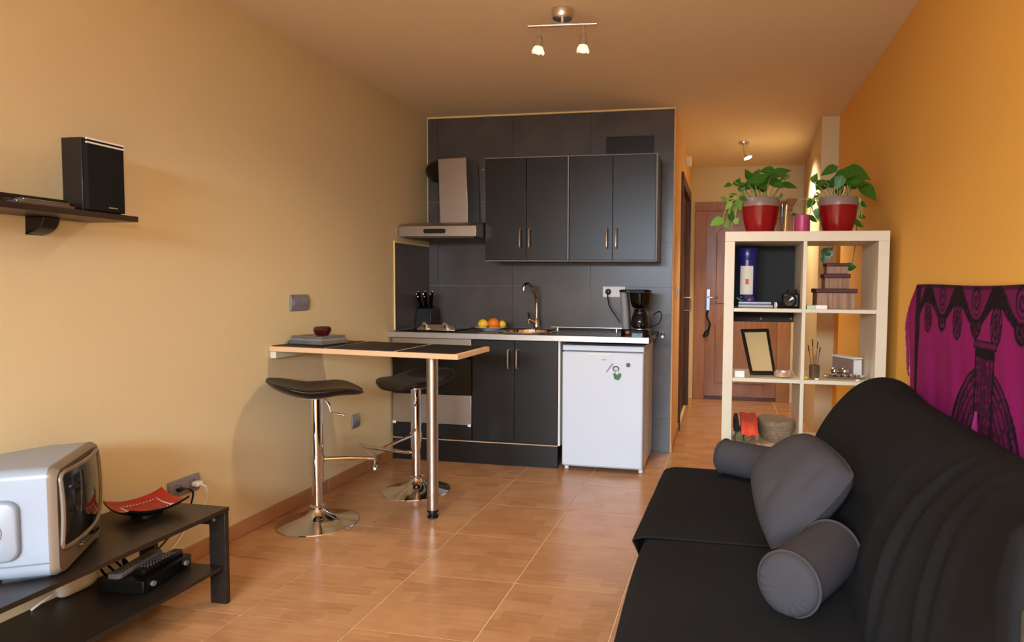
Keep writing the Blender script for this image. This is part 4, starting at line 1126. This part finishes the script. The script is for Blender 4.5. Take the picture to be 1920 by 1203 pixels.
for px, nm in ((1532, 'small white pebble candle in front of the amber glass'), (1609, 'small white pebble candle in front of the silver tray')):
    q = at(px, 704, -1.418)
    single('pebble_candle', MB().lathe([(0, 0), (.010, .001), (.012, .005), (.008, .0095), (0, .0105)], (q.x, -1.412, Z2 + .0003), n=18, cap0=False, cap1=False), 'wax', nm, 'candle', (q.x, -1.412, Z2))

# ---- lower left
q = at(1384, 826, -1.37)
def roll(label, name, cx, r, y0, y1, mat, z):
    pts = []
    mb = MB()
    n = 60; ring0 = []
    for i in range(n + 1):
        a = 2 * PI * 2.6 * i / n; rr = .003 + (r - .003) * i / n
        ring0.append((cx + rr * math.cos(a - PI * .6), rr * math.sin(a - PI * .6) + z + r))
    out = []
    mbx = MB()
    outer = [(p[0], y0, p[1]) for p in ring0]; inner = [(p[0], y1, p[1]) for p in ring0]
    mbx.ring_loft([outer, inner], close=False, cap0=False, cap1=False)
    o = single(name, mbx, mat, label, 'cloth', (cx, (y0 + y1) / 2, z))
    s = o.modifiers.new('s', 'SOLIDIFY'); s.thickness = r * .22; s.offset = 0
    return o
roll('rolled olive cloth at the end of the lower shelf', 'rolled_cloth', q.x + .004, .0200, -1.385, -1.13, 'olive_cloth', Z3 + .0035)
q = at(1401, 824, -1.37)
roll('rolled olive cloth under the orange cloth', 'rolled_cloth', q.x + .002, .0195, -1.365, -1.12, 'olive_cloth', Z3 + .0035)
q = at(1381, 803, -1.28)
single('folded_dark_cloth', MB().ring_loft([rrect(q.x - .002, -1.24, Z3 + .050, .014, .10, .010), rrect(q.x - .002, -1.24, Z3 + .085, .014, .10, .010), rrect(q.x - .002, -1.24, Z3 + .112, .010, .09, .008)]), 'dark_cloth', 'folded black cloth resting on the rolled olive cloth', 'cloth', (q.x, -1.24, Z3 + .046))
q0, q1 = at(1388, 800, -1.36).x, at(1419, 800, -1.36).x
def oc(u, v):
    a = u * 2 - 1; x = q0 + (q1 - q0) * u
    t = v
    if t < .6:
        y_ = -1.15 - .20 * t / .6; z = Z3 + .112 - .012 * t + .004 * math.sin(9 * u)
    else:
        k = (t - .6) / .4; y_ = -1.35 - .055 * math.sin(k * PI / 2); z = Z3 + .105 - .062 * k + .006 * math.sin(11 * u)
    return (x + .006 * (1 - v) + (t - .5) * .012, y_, z)
ocr = thing('orange_cloth', 'orange cloth folded over the rolled olive cloth', 'cloth', (q0, -1.25, Z3 + .046))
xm0, xm1 = (q0 + q1) / 2 + .004, (q1 - q0) / 2
obj('folded_pile', MB().ring_loft([rrect(xm0, -1.245, Z3 + .0475, xm1 - .003, .105, .012), rrect(xm0, -1.245, Z3 + .075, xm1, .108, .014), rrect(xm0, -1.245, Z3 + .104, xm1 - .003, .102, .012)]), 'orange_cloth', ocr)
fo = obj('flap', MB().grid(oc, 14, 24), 'orange_cloth', ocr, sharp=80)
sdm = fo.modifiers.new('s', 'SOLIDIFY'); sdm.thickness = .010; sdm.offset = 0
ql = at(1453, 826, -1.27)
bk = thing('wicker_basket', 'oval wicker basket with a flat lid on the lower shelf', 'basket', (ql.x, -1.25, Z3))
def ov2(rx, ry, z, rot=math.radians(18)):
    o_ = []
    for i in range(44):
        t = 2 * PI * i / 44
        x = rx * math.copysign(abs(math.cos(t)) ** .75, math.cos(t)); y_ = ry * math.copysign(abs(math.sin(t)) ** .75, math.sin(t))
        o_.append((ql.x + x * math.cos(rot) - y_ * math.sin(rot), -1.25 + x * math.sin(rot) + y_ * math.cos(rot), z))
    return o_
obj('basket_body', MB().ring_loft([ov2(.064, .100, Z3 + .0003), ov2(.072, .108, Z3 + .03), ov2(.079, .116, Z3 + .085)]), 'wicker', bk)
for k in range(7):
    zk = Z3 + .012 + k * .0115
    s_ = .066 + (zk - Z3) * .16; s2 = .102 + (zk - Z3) * .17
    rg = [Vector(p) for p in ov2(s_ + .001, s2 + .001, zk)]
    obj('weave_band', MB().tube(rg + [rg[0]], .0042, 6), 'wicker', bk)
bl = obj('lid', MB().ring_loft([ov2(.081, .118, Z3 + .0855), ov2(.082, .119, Z3 + .105), ov2(.074, .110, Z3 + .113)]), 'wicker', bk)
rg = [Vector(p) for p in ov2(.083, .120, Z3 + .089)]
obj('lid_rim', MB().tube(rg + [rg[0]], .0045, 6), 'wicker', bl)

# ================================================================ ON TOP OF THE SHELF
PY = -1.235
def leaf_mesh(mat):
    def fn(u, v):
        t = u; s_ = v * 2 - 1
        w = .46 * (math.sin(PI * min(1, t * 1.02) ** .62)) ** .9 * (1 - .15 * t)
        x = t - (.10 * abs(s_) ** 1.5 * (1 - t) ** 4)
        return (x, s_ * w, -.10 * t * t + .10 * abs(s_) * w * 1.2 - .02 * math.sin(PI * t))
    mb = MB().grid(fn, 8, 5)
    me = mb.mesh(sharp=80); me.materials.append(MATS[mat])
    return me
LEAF = [leaf_mesh('leaf'), leaf_mesh('leaf_pale')]
def potted(label, cpx, cpy_top, leaves, behind):
    pc = at(cpx, 400, PY)
    x = pc.x
    pt = thing('potted_pothos', label, 'plant', (x, PY, QZ), 'trailing plants on the cream shelf')
    zr = at(cpx, cpy_top + 16, PY - .085).z
    zt_ = at(cpx, cpy_top, PY - .08).z
    pot = obj('pot', MB().lathe([(.062, QZ + .0003), (.070, QZ + .006), (.090, QZ + .075), (.097, zr - .004), (.098, zr), (.093, zr), (.085, QZ + .07), (0, QZ + .02)], (x, PY, 0), n=44, cap1=False), 'red_glaze', pt)
    ip = obj('inner_pot', MB().lathe([(.084, zr - .03), (.0915, zr - .004), (.0985, zr + .0005), (.099, zt_ - .006), (.096, zt_), (.091, zt_), (.088, zr - .002)], (x, PY, 0), n=44, cap0=False, cap1=False), 'smoked_plastic', pt)
    obj('soil', MB().lathe([(.0875, zt_ - .018), (.05, zt_ - .010), (0, zt_ - .008)], (x, PY, 0), n=28, cap0=False, cap1=False), 'soil', pt)
    rnd = random.Random(cpx)
    extra = [(cpx + rnd.uniform(-44, 44), cpy_top - rnd.uniform(12, 36), rnd.uniform(16, 24), rnd.uniform(-40, 220), 1 if rnd.random() < .2 else 0, rnd.uniform(-.07, .07)) for _ in range(10)]
    for i, (lx, ly, sz, ang, pale, dy) in enumerate(leaves + extra):
        p_ = at(lx, ly, PY + dy)
        L_ = sz / 345 * (.96 if ly < cpy_top - 5 else .82)
        # leaf axis lies mostly in the picture-facing plane, tilted a little
        a = math.radians(ang)
        ax = Vector((math.cos(a), rnd.uniform(-.5, .2), math.sin(a))).normalized()
        nz = Vector((rnd.uniform(-.3, .3), -.80, .75 + rnd.uniform(-.2, .3)))
        nz = (nz - ax * nz.dot(ax)).normalized(); sy_ = nz.cross(ax)
        M = Matrix((ax, sy_, nz)).transposed()
        o = bpy.data.objects.new('leaf', LEAF[pale]); COL.objects.link(o); o.parent = pt
        base = p_ - ax * L_ * .5
        o.matrix_local = Matrix.Translation(base - Vector((x, PY, QZ))) @ M.to_4x4() @ Matrix.Diagonal((L_, L_ * .95, L_, 1))
        # stem from the pot (or the vine) to the leaf
        if ly < cpy_top - 5:
            s0 = Vector((x + (p_.x - x) * .35 + rnd.uniform(-.02, .02), PY + rnd.uniform(-.05, .03), zt_ - .014))
            mid = (s0 + base) / 2 + Vector((0, 0, .012))
        else:
            side = 1 if p_.x > x else -1
            s0 = Vector((x + side * .080, PY - .01, zt_ + .004)); mid = Vector((max(min(base.x, s0.x + .02), s0.x - .02) if False else (s0.x * .4 + base.x * .6), PY + dy * .5, (zt_ + base.z) / 2 + .03))
            mid = s0.lerp(mid, .9); mid.x = s0.x + (base.x - s0.x) * .75 if abs(base.x - x) > .10 else x + side * .108
        obj('leaf_stem', MB().tube(smooth_pts([s0, mid, base], 4), .0026, 6), 'stem', pt)
    for pts in behind:
        obj('vine', MB().tube(smooth_pts([at(a, b, yy) for a, b, yy in pts], 5), .003, 6), 'stem', pt)
    return pt
LL = [(1438, 320, 30, 178, 0, 0), (1464, 323, 40, 15, 0, -.02), (1427, 333, 34, 25, 0, -.05), (1402, 326, 22, 115, 0, .02), (1411, 341, 30, 190, 0, -.03),
      (1384, 339, 16, 70, 0, .03), (1364, 347, 15, 200, 0, .03), (1440, 342, 30, 10, 0, .03), (1459, 344, 30, -20, 0, -.04), (1482, 348, 30, -12, 0, 0),
      (1400, 351, 22, 215, 0, .0), (1425, 347, 26, 150, 0, -.06), (1449, 333, 34, 30, 0, .04), (1418, 326, 24, 60, 0, .05), (1392, 345, 16, 10, 0, -.02), (1375, 365, 20, 15, 0, .02), (1357, 372, 18, 140, 1, .03), (1371, 376, 15, 170, 0, .0),
      (1366, 386, 20, 230, 1, -.02), (1386, 386, 22, -70, 1, -.06), (1394, 372, 16, -30, 0, -.08), (1369, 398, 20, 100, 0, .02), (1372, 409, 22, -60, 0, -.03), (1343, 416, 34, 205, 1, .0), (1381, 413, 16, 60, 1, -.04), (1362, 404, 16, 150, 1, .02),
      (1378, 394, 18, 250, 1, .03), (1362, 420, 16, 75, 1, .01), (1464, 366, 13, 60, 0, -.05)]
potted('pothos in a red pot with a leafy vine spilling over the shelf end', 1426, 369, LL,
       [[(1395, 372, PY - .02), (1380, 372, PY), (1368, 388, PY + .01), (1366, 410, PY + .01), (1367, 431, PY + .02)], [(1393, 378, PY - .05), (1382, 392, PY - .02), (1374, 412, PY), (1372, 431, PY)]])
RLf = [(1553, 320, 32, 205, 0, .02), (1579, 328, 42, 200, 0, -.03), (1563, 340, 32, 200, 0, .03), (1611, 325, 48, -25, 0, .0), (1609, 341, 40, 5, 0, -.05), (1590, 336, 34, 160, 0, .04),
       (1630, 360, 42, -48, 0, -.02), (1536, 347, 24, 235, 0, .02), (1552, 344, 24, 170, 0, -.04), (1600, 332, 36, 60, 0, .05), (1620, 346, 28, -35, 0, .04), (1573, 343, 26, 250, 0, -.06), (1530, 369, 16, 190, 0, .02), (1519, 382, 24, 235, 0, .0),
       (1534, 402, 26, 260, 0, .0), (1526, 411, 22, -30, 0, -.02), (1541, 412, 18, 250, 0, -.02), (1620, 384, 18, -30, 0, .0), (1618, 406, 18, -15, 0, .0), (1611, 420, 26, -25, 0, -.02), (1607, 378, 18, 250, 1, -.02), (1604, 417, 18, 200, 0, .0), (1491, 402, 18, 5, 0, .0)]
potted('pothos in a red pot standing nearest the orange wall on the cream shelf', 1571, 367, RLf,
       [[(1545, 372, PY - .02), (1530, 370, PY), (1522, 384, PY), (1528, 404, PY - .01), (1536, 414, PY - .02)], [(1603, 372, PY), (1614, 382, PY), (1616, 402, PY), (1612, 418, PY)],
        [(1590, 366, PY + .03), (1590, 380, -1.08), (1588, 415, -1.01), (1570, 450, -.99), (1551, 478, -.985)], [(1596, 366, PY + .03), (1600, 380, -1.08), (1606, 430, -1.01), (1598, 497, -.985)]])
# leaves of the vine hanging behind the shelf
rp = [o for o in COL.objects if o.name.startswith('potted_pothos')][-1]
for (lx, ly, sz, ang) in ((1549, 478, 24, 250), (1597, 500, 18, 0), (1554, 470, 18, 40), (1545, 488, 14, 265)):
    p_ = at(lx, ly, -.99); a = math.radians(ang); L_ = sz / 320
    ax = Vector((math.cos(a), 0, math.sin(a))); nz = Vector((0, -1, .2)); nz = (nz - ax * nz.dot(ax)).normalized(); sy_ = nz.cross(ax)
    o = bpy.data.objects.new('leaf', LEAF[0]); COL.objects.link(o); o.parent = rp
    o.matrix_local = Matrix.Translation(p_ - ax * L_ * .5 - rp.location) @ Matrix((ax, sy_, nz)).transposed().to_4x4() @ Matrix.Diagonal((L_, L_, L_, 1))
q = at(1504, 420, -1.30); h = at(1504, 403, -1.30).z
cn = thing('pillar_candle', 'violet pillar candle between the two red pots', 'candle', (q.x, -1.30, QZ))
obj('wax', MB().lathe([(.0385, QZ + .0003), (.0395, QZ + .004), (.0395, h - .003), (.036, h), (.02, h - .004), (0, h - .005)], (q.x, -1.30, 0), n=32, cap1=False), 'violet_wax', cn)
obj('wick', MB().cyl((q.x, -1.30, h - .006), (q.x + .002, -1.30, h + .010), .0012, n=6), 'twig', cn)
q = at(1466, 420, -1.13); h = at(1466, 384, -1.13).z
gv = thing('glass_vase', 'clear glass vase with dry twigs behind the red pot', 'vase', (q.x, -1.13, QZ))
obj('glass', MB().lathe([(.026, QZ + .0003), (.030, QZ + .004), (.027, QZ + .05), (.031, h), (.0285, h), (.0245, QZ + .05), (.026, QZ + .008), (0, QZ + .007)], (q.x, -1.13, 0), n=28, cap1=False), 'clear_glass', gv)
for k in range(4):
    obj('twig', MB().tube([(q.x + .008 * (k - 1.5), -1.13, QZ + .01), (q.x + .006 * (1.5 - k), -1.13 + .005 * k, QZ + .08), (q.x + .014 * (k - 1.3), -1.13, h + .03)], .0018, 6), 'twig', gv)

# ================================================================ SOFA
SFL, SNR = -1.865, -3.72         # far and near end
def noise(a, b): return math.sin(a * 7.1 + 1.3 * math.sin(b * 5.3)) * .5 + math.sin(b * 9.7 + 2.1 * math.sin(a * 3.9)) * .5
sofa = thing('futon_sofa', 'black fabric-covered futon sofa along the orange wall', 'sofa', (2.58, -2.6, 0))
def sweep(profile, ys, endround, name, mat, disp=None, rad=.05):
    rings = []
    for y_ in ys:
        e = min(abs(y_ - ys[0]), abs(y_ - ys[-1]))
        dn = 0
        if e < rad:
            k = 1 - e / rad; dn = rad * (1 - math.sqrt(max(0, 1 - k * k)))
        ring = []
        for i, (x, z) in enumerate(profile):
            zz_ = max(.02, z - dn * (1 if z > .15 else 0))
            xx = x
            if disp:
                dx, dz = disp(i / (len(profile) - 1), y_, x, z); xx += dx; zz_ += dz
            ring.append((xx, y_, zz_))
        rings.append(ring)
    return obj(name, MB().ring_loft(rings), mat, sofa, sharp=70)
def dens(pts, n=7):
    P_ = smooth_pts([(a, b, 0) for a, b in pts], n); return [(p.x, p.y) for p in P_]
def lerp_ys(a, b, n, rad=.05):
    ys = [a + (b - a) * i / (n - 1) for i in range(n)]
    s_ = 1 if b > a else -1
    ex = [a + s_ * rad * t for t in (.03, .12, .3, .6)] + [b - s_ * rad * t for t in (.03, .12, .3, .6)]
    return sorted(set([round(v, 4) for v in ys + ex]), reverse=(b < a))
seat_prof = dens([(2.085, .03), (2.068, .18), (2.058, .34), (2.060, .385), (2.075, .412), (2.12, .422), (2.35, .424), (2.6, .424), (2.74, .42)]) + [(2.76, .03)]
def seat_disp(t, y_, x, z):
    k = 1 if z > .2 else .4
    dxx = .006 * math.sin(y_ * 5.1 + 1) * (1 if x < 2.1 else 0)
    return dxx, .0015 * noise(x, y_ * 1.1) * k if z > .3 else 0
sweep(seat_prof, lerp_ys(SFL, SNR, 60), True, 'seat', 'black_cover', seat_disp)
# second cloth over the far part of the seat, its loose edge hanging past the front
def throw(u, v):
    # u: across from hanging edge to the backrest, v: along y
    y_ = -1.885 + (-2.765 + 1.885) * v
    xe = 2.056 - .030 * v
    if u < .3:
        k = u / .3
        x = xe + .030 * (1 - k) ** 1.5 + .003 * math.sin(v * 19) * (1 - k) ; z = .345 + (.412 - .345) * math.sin(k * PI / 2) ** .8
        if k > .92: x += .006
    else:
        k = (u - .3) / .7
        x = xe + .006 + (2.70 - xe) * k; z = .4268 + .0015 * noise(x, y_ * 1.1) + (-.012 * (1 - k / .06) if k < .06 else 0)
    if v < .03: z -= .012 * (1 - v / .03)
    return (x, y_, z)
th = obj('seat_throw', MB().grid(throw, 44, 46), 'black_cover', sofa, sharp=80)
m = th.modifiers.new('s', 'SOLIDIFY'); m.thickness = .0015; m.offset = 1
back_prof = dens([(2.64, .25), (2.635, .40), (2.665, .50), (2.72, .625), (2.785, .725), (2.865, .81), (2.945, .850), (3.03, .845), (3.085, .80), (3.105, .70), (3.11, .40)], 7) + [(3.11, .03), (2.70, .03)]
def back_disp(t, y_, x, z):
    dx = dz = 0
    if x < 2.98 and z > .4:
        # drape folds fanning down from the top near the nearer end
        h_ = (z - .4) / .45
        for c0, c1, a, wd in ((-3.09, -3.33, .022, .022), (-3.16, -3.42, .010, .028), (-3.25, -3.66, .016, .022), (-3.31, -3.78, .010, .03), (-2.90, -3.12, .005, .03)):
            yc = c1 + (c0 - c1) * (h_ ** .8)
            g = math.exp(-((y_ - yc) / (wd * (1.3 - .5 * h_))) ** 2) * min(1, h_ * 2.2) * (1 if h_ < .75 else max(0, (1.02 - h_) / .27))
            dx -= a * g; dz += a * .5 * g
        dx += .006 * noise(z * 2, y_ * 1.2) * min(1, (2.98 - x) / .15) * min(1, (z - .4) / .1)
    if z > .5:
        sm_ = min(1, (z - .5) / .3); sm_ = sm_ * sm_ * (3 - 2 * sm_)
        dz += sm_ * ( .014 * math.exp(-((y_ + 1.95) / .12) ** 2) - .018 * (1 / (1 + math.exp((y_ + 2.18) / .05))))
    return dx, dz
sweep(back_prof, lerp_ys(-1.83, SNR - .01, 240, .09), True, 'backrest', 'black_cover', back_disp, .09)
obj('valance', B(2.10, 3.08, SNR + .03, SFL - .03, .002, .10), 'black_cover', sofa)

# ---- bolsters and cushion
def bolster(label, a, b, r):
    a = Vector(a); b = Vector(b); d = (b - a).normalized(); L_ = (b - a).length
    bo = thing('bolster_cushion', label, 'cushion', (a + b) / 2 - Vector((0, 0, r)), 'charcoal bolsters on the futon')
    up = Vector((0, 0, 1)); sd_ = d.cross(up).normalized()
    def fn(u, v):
        th = 2 * PI * u
        if v < .12: k = v / .12; rr = r * math.sin(k * PI / 2) ** .55; s_ = -.028 * (1 - k) ** 2 * 1 + .0; pos = .012 - .030 * math.cos(k * PI / 2)
        elif v > .88: k = (1 - v) / .12; rr = r * math.sin(k * PI / 2) ** .55; pos = L_ - .012 + .030 * math.cos(k * PI / 2)
        else: k = (v - .12) / .76; pos = .012 + (L_ - .024) * k; rr = r * (1 + .012 * math.sin(k * PI) + .006 * math.sin(5 * th + 7 * k))
        if v < .12 or v > .88:
            q_ = rr / r; gath = .0011 * math.sin(23 * th + 2 * math.sin(3 * th)) * (q_ ** 2) * (1 - q_ ** 6) * 3
            pos += gath
        z = rr * math.sin(th); z = max(z, -r * .965)
        return a + d * pos + sd_ * (rr * math.cos(th)) + up * z
    obj('body', MB().grid(fn, 68, 60, True), 'charcoal_cotton', bo, sharp=80)
    for pos in (.012, L_ - .012):
        obj('piping', MB().tube([a + d * pos + sd_ * (math.cos(t) * (r + .001)) + up * max(math.sin(t) * (r + .001), -r * .955) for t in [2 * PI * i / 40 for i in range(41)]], .0042, 8), 'charcoal_cotton', bo)
    return bo
zs = .4255
rb_ = .080
ba, bb_ = U(1475, 1097, 'z', zs + rb_ - .002), U(1562, 1027, 'z', zs + rb_ - .002)
bolster('charcoal bolster lying loose on the bare futon seat in front of the square cushion', ba, bb_, rb_)
bolster('charcoal bolster at the end of the futon beside the cream shelf', (2.312, -1.955, zs + .005 + .071), (2.58, -2.11, zs + .005 + .071), .073)
CA, CB, CC, CD = at(1521, 812, -2.60), at(1606, 890, -2.87), at(1445, 1036, -2.875), at(1412, 885, -2.57)
cq = thing('square_cushion', 'charcoal square cushion leaning on the futon backrest', 'cushion', (2.53, -2.72, .43))
cn_ = (CB - CD).cross(CA - CC).normalized()
if cn_.y > 0: cn_ = -cn_
def cushion(sign):
    def fn(u, v):
        a, b = u * 2 - 1, v * 2 - 1
        # edges draw in between the corners
        pin = (1 + (.12 if a > 0 else .06) * (1 - b * b)) * (1 - .05 * abs(a * b) ** 3); pin2 = (1 + .06 * (1 - a * a)) * (1 - .05 * abs(a * b) ** 3)
        uu, vv = (1 + a * pin) / 2, (1 + b * pin2) / 2
        base = CD * (1 - uu) * (1 - vv) + CC * uu * (1 - vv) + CB * uu * vv + CA * (1 - uu) * vv
        hgt = (max(0, 1 - abs(a) ** 2.6) * max(0, 1 - abs(b) ** 2.6)) ** .5 * .095
        wr = .004 * math.sin(14 * (uu + .5 * vv)) * max(0, uu - .35) * (1 - abs(a) ** 4)
        wr += -.010 * math.exp(-((uu - .86 + .25 * (vv - .7)) / .035) ** 2) * math.exp(-((vv - .72) / .22) ** 2)
        wr += -.005 * math.exp(-((uu - .70) / .05) ** 2) * math.exp(-((vv - .30) / .18) ** 2)
        return base + cn_ * (sign * hgt + (wr if sign > 0 else 0) * (1 - abs(b) ** 4))
    return fn
mb = MB().grid(cushion(1), 44, 44)
f0 = cushion(-1)
mb.grid(f0, 44, 44)
co = obj('cover', mb, 'charcoal_cotton', cq, sharp=80)
edge = [cushion(1)(u, v) for u, v in [(i / 24, 0) for i in range(25)] + [(1, i / 24) for i in range(1, 25)] + [(1 - i / 24, 1) for i in range(1, 25)] + [(0, 1 - i / 24) for i in range(1, 25)]]
obj('seam', MB().tube(edge, .0030, 6), 'charcoal_cotton', cq)

# ---- zipped bag beyond the near end of the sofa
g0 = at(1893, 985, -4.02)
bgx = g0.x
bg = thing('zipped_bag', 'black zipped bag standing between the futon end and the orange wall', 'bag', (bgx + .10, -3.99, 0))
def bagsec(z, inset):
    return rrect((bgx + W - .012) / 2 + .004, -3.99, z, (W - .012 - bgx) / 2 - .004 - inset * .5, .040 - inset * .3, .024)
zt_ = at(1905, 960, -3.95).z
obj('body', MB().ring_loft([bagsec(.001, .02), bagsec(.03, .0), bagsec(.40, -.002), bagsec(zt_ - .08, .0), bagsec(zt_ - .02, .02), bagsec(zt_, .05)]), 'black_cover', bg, sharp=60)
zp = MB()
zx, zy = bgx + .030, -4.036
tz = MB()
for i in range(70):
    z = .12 + i * (zt_ - .22) / 70
    tz.box(zx - .006, zx + .006, zy - .006, zy + .004, z, z + .0045)
zo = obj('zip_teeth', tz, 'zip_metal', bg); zo['kind'] = 'stuff'
obj('zip_tape', B(zx - .016, zx + .016, zy + .002, zy + .010, .11, zt_ - .09), 'olive_trim', bg)

# ================================================================ WALL HANGING
def wall_cloth():
    NY, NZ = 300, 170
    ya, yb_, z0, z1 = -1.795, -3.15, .30, 1.256
    def left(z):
        pts = [(.30, -1.70), (.70, -1.735), (.885, -1.720), (1.0, -1.690), (1.11, -1.655), (1.18, -1.70), (1.256, -1.795)]
        for (a, ya_), (b, yb2) in zip(pts, pts[1:]):
            if z <= b: return ya_ + (yb2 - ya_) * (z - a) / (b - a)
        return pts[-1][1]
    verts = []; colr = []
    base = (.53, .085, .36); blk = (.085, .04, .075); mid = (.36, .07, .27); lite = (.58, .13, .45)
    for j in range(NZ):
        for i in range(NY):
            v = j / (NZ - 1); z = z0 + (z1 - z0) * v
            L_ = left(z); u = i / (NY - 1)
            y_ = L_ + (yb_ - L_) * u
            s_ = L_ - y_ ; t = 1.256 - z       # distances from the left edge and from the top
            fold = .004 * math.sin(s_ * 17 + 1.5 * math.sin(t * 4)) + .002 * math.sin(s_ * 41)
            x = W - .018 + fold * min(1, t * 3) * .8
            zz_ = z + .004 * math.sin(s_ * 5 + 1) * v
            verts.append((x, y_, zz_))
            # print, in metres: Y along wall from the left top corner, t down from the top
            Yw = -1.795 - y_
            c_ = base
            n1 = math.sin(Yw * 90 + 3 * math.sin(t * 60)) * math.sin(t * 110 + 2 * math.sin(Yw * 70))
            wv = math.sin(Yw * 23) * math.sin(t * 9 + 1)
            mixk = .5 + .5 * wv
            c_ = tuple(base[k] * (1 - .25 * mixk) + lite[k] * .25 * mixk for k in range(3))
            def blend(c1, c2, a): return tuple(c1[k] * (1 - a) + c2[k] * a for k in range(3))
            # waving swirl border: a black wave with looped drops under its arches
            PW = .34
            ph = (Yw / PW) % 1.0
            wave = .078 - .050 * math.cos(2 * PI * (ph - .5)) * -1 if False else .080 + .048 * math.cos(2 * PI * ph)
            if 0 <= t < .24 and Yw > -.01:
                dd = t - wave
                arch = .5 - .5 * math.cos(2 * PI * ph)          # 1 at the top of an arch
                th_ = .016 + .022 * arch
                if dd < -th_:                                    # above the wave
                    c_ = blend(c_, mid, .65)
                    px_ = (ph if ph < .5 else ph - 1) * PW
                    rr = math.hypot(px_ / .8, t - .050); aa = math.atan2(t - .050, px_)
                    if rr < .052 and (math.sin(rr * 240 + aa) > .1 or rr > .046): c_ = blend(c_, blk, .85)
                elif dd < th_: c_ = blk if n1 < .75 else blend(blk, mid, .6)
                px_ = (ph - .5) * PW
                ee = math.hypot(px_ / .046, (t - .128) / .066)
                if ee < 1 and dd > th_ * .6:
                    c_ = blend(c_, mid, .6)
                    if ee > .84 or .50 < ee < .64: c_ = blk
                    elif ee < .34 or math.sin(px_ * 240 + t * 90) > .4: c_ = blend(c_, blk, .7)
                px_ = ((ph + .5) % 1 - .5) * PW
                ee = math.hypot(px_ / .050, (t - .135) / .042)
                if ee < 1 and dd > 0:
                    c_ = blk if (ee > .72 or n1 > .1) else blend(c_, mid, .8)
                if t < .012: c_ = blend(c_, blk, .45)
            # black band down the left side
            if -.002 < Yw < .062 - .02 * t and t > .01: c_ = blend(blk, mid, .35 if n1 > .25 else 0)
            # bell figure
            yc = .765; dyc = Yw - yc
            hw_neck = .085
            if .178 < t < .95:
                if t < .205:
                    if abs(dyc) < .098: c_ = blk if (t < .186 or t > .198 or abs(dyc) > .09) else mid
                else:
                    if abs(dyc) < hw_neck and t < .62:
                        inner = n1 > -.1
                        c_ = blend(c_, mid, .75)
                        if abs(dyc) > hw_neck - .012 or t < .232: c_ = blk
                        elif inner: c_ = blend(c_, blk, .55)
                    bell = .0 if t < .26 else .29 * math.sqrt(max(0, 1 - max(0, (.62 - t) / .36) ** 2))
                    if t > .26 and bell > abs(dyc) >= hw_neck:
                        c_ = blend(c_, mid, .8)
                        e = bell - abs(dyc)
                        if e < .016 or (.036 < e < .046): c_ = blk
                        elif math.sin(e * 160 + t * 40) > .45 or n1 > .35: c_ = blend(c_, blk, .7)
                    elif t >= .62 and abs(dyc) < .29:
                        c_ = blend(c_, mid, .8)
                        if abs(abs(dyc) - .28) < .008 or math.sin(abs(dyc) * 150 + 3 * math.sin(t * 50)) > .5: c_ = blk
            colr.append(lin(c_) + (1.0,))
    faces = [(j * NY + i, j * NY + i + 1, (j + 1) * NY + i + 1, (j + 1) * NY + i) for j in range(NZ - 1) for i in range(NY - 1)]
    me = bpy.data.meshes.new('cloth')
    wc_loc = Vector((W - .018, -2.4, .30))
    me.from_pydata([Vector(v) - wc_loc for v in verts], [], faces)
    me.shade_smooth()
    at_ = me.color_attributes.new('print', 'FLOAT_COLOR', 'POINT')
    flat = [c for cc in colr for c in cc]
    at_.data.foreach_set('color', flat)
    m = bpy.data.materials.new('purple_print_cloth'); m.use_nodes = True
    nt = m.node_tree; b = nt.nodes['Principled BSDF']
    an = nt.nodes.new('ShaderNodeAttribute'); an.attribute_name = 'print'
    tc = nt.nodes.new('ShaderNodeTexCoord'); mp = nt.nodes.new('ShaderNodeMapping'); mp.inputs['Scale'].default_value = (1, 90, 14)
    no = nt.nodes.new('ShaderNodeTexNoise'); no.inputs['Scale'].default_value = 2.0
    nt.links.new(tc.outputs['Object'], mp.inputs['Vector']); nt.links.new(mp.outputs['Vector'], no.inputs['Vector'])
    hs_ = nt.nodes.new('ShaderNodeHueSaturation')
    mr = nt.nodes.new('ShaderNodeMapRange'); mr.inputs[3].default_value = .72; mr.inputs[4].default_value = 1.28
    nt.links.new(no.outputs['Fac'], mr.inputs[0]); nt.links.new(mr.outputs[0], hs_.inputs['Value'])
    nt.links.new(an.outputs['Color'], hs_.inputs['Color']); nt.links.new(hs_.outputs['Color'], b.inputs['Base Color'])
    b.inputs['Roughness'].default_value = .85; b.inputs['Specular IOR Level'].default_value = .2
    me.materials.append(m)
    o = bpy.data.objects.new('cloth', me); COL.objects.link(o)
    root = thing('wall_hanging', 'purple cloth with black printed ornament hanging on the orange wall', 'wall hanging', wc_loc)
    o.parent = root
    sm = o.modifiers.new('s', 'SOLIDIFY'); sm.thickness = .0015
    rnd = random.Random(3)
    for k in range(26):
        z = 1.165 - k * .0105
        y_ = left(z) - .001
        L_ = rnd.uniform(.03, .055)
        pts = smooth_pts([(W - .018, y_, z), (W - .017, y_ + .014, z - L_ * .3), (W - .018, y_ + .018 + rnd.uniform(-.008, .008), z - L_), (W - .016, y_ + .012 + rnd.uniform(-.01, .01), z - L_ * 1.5)], 3)
        obj('fringe_strand', MB().tube(pts, .0024, 5), 'magenta_fringe', root)
    tt = at(1835, 790, -2.55)
    obj('tassel', MB().tube(smooth_pts([(W - .03, -2.545, .845), (W - .034, -2.548, .80), (W - .032, -2.54, .74)], 4), [.004, .005, .006, .007, .009, .010, .010, .010, .009], 8), 'magenta_fringe', root)
wall_cloth()
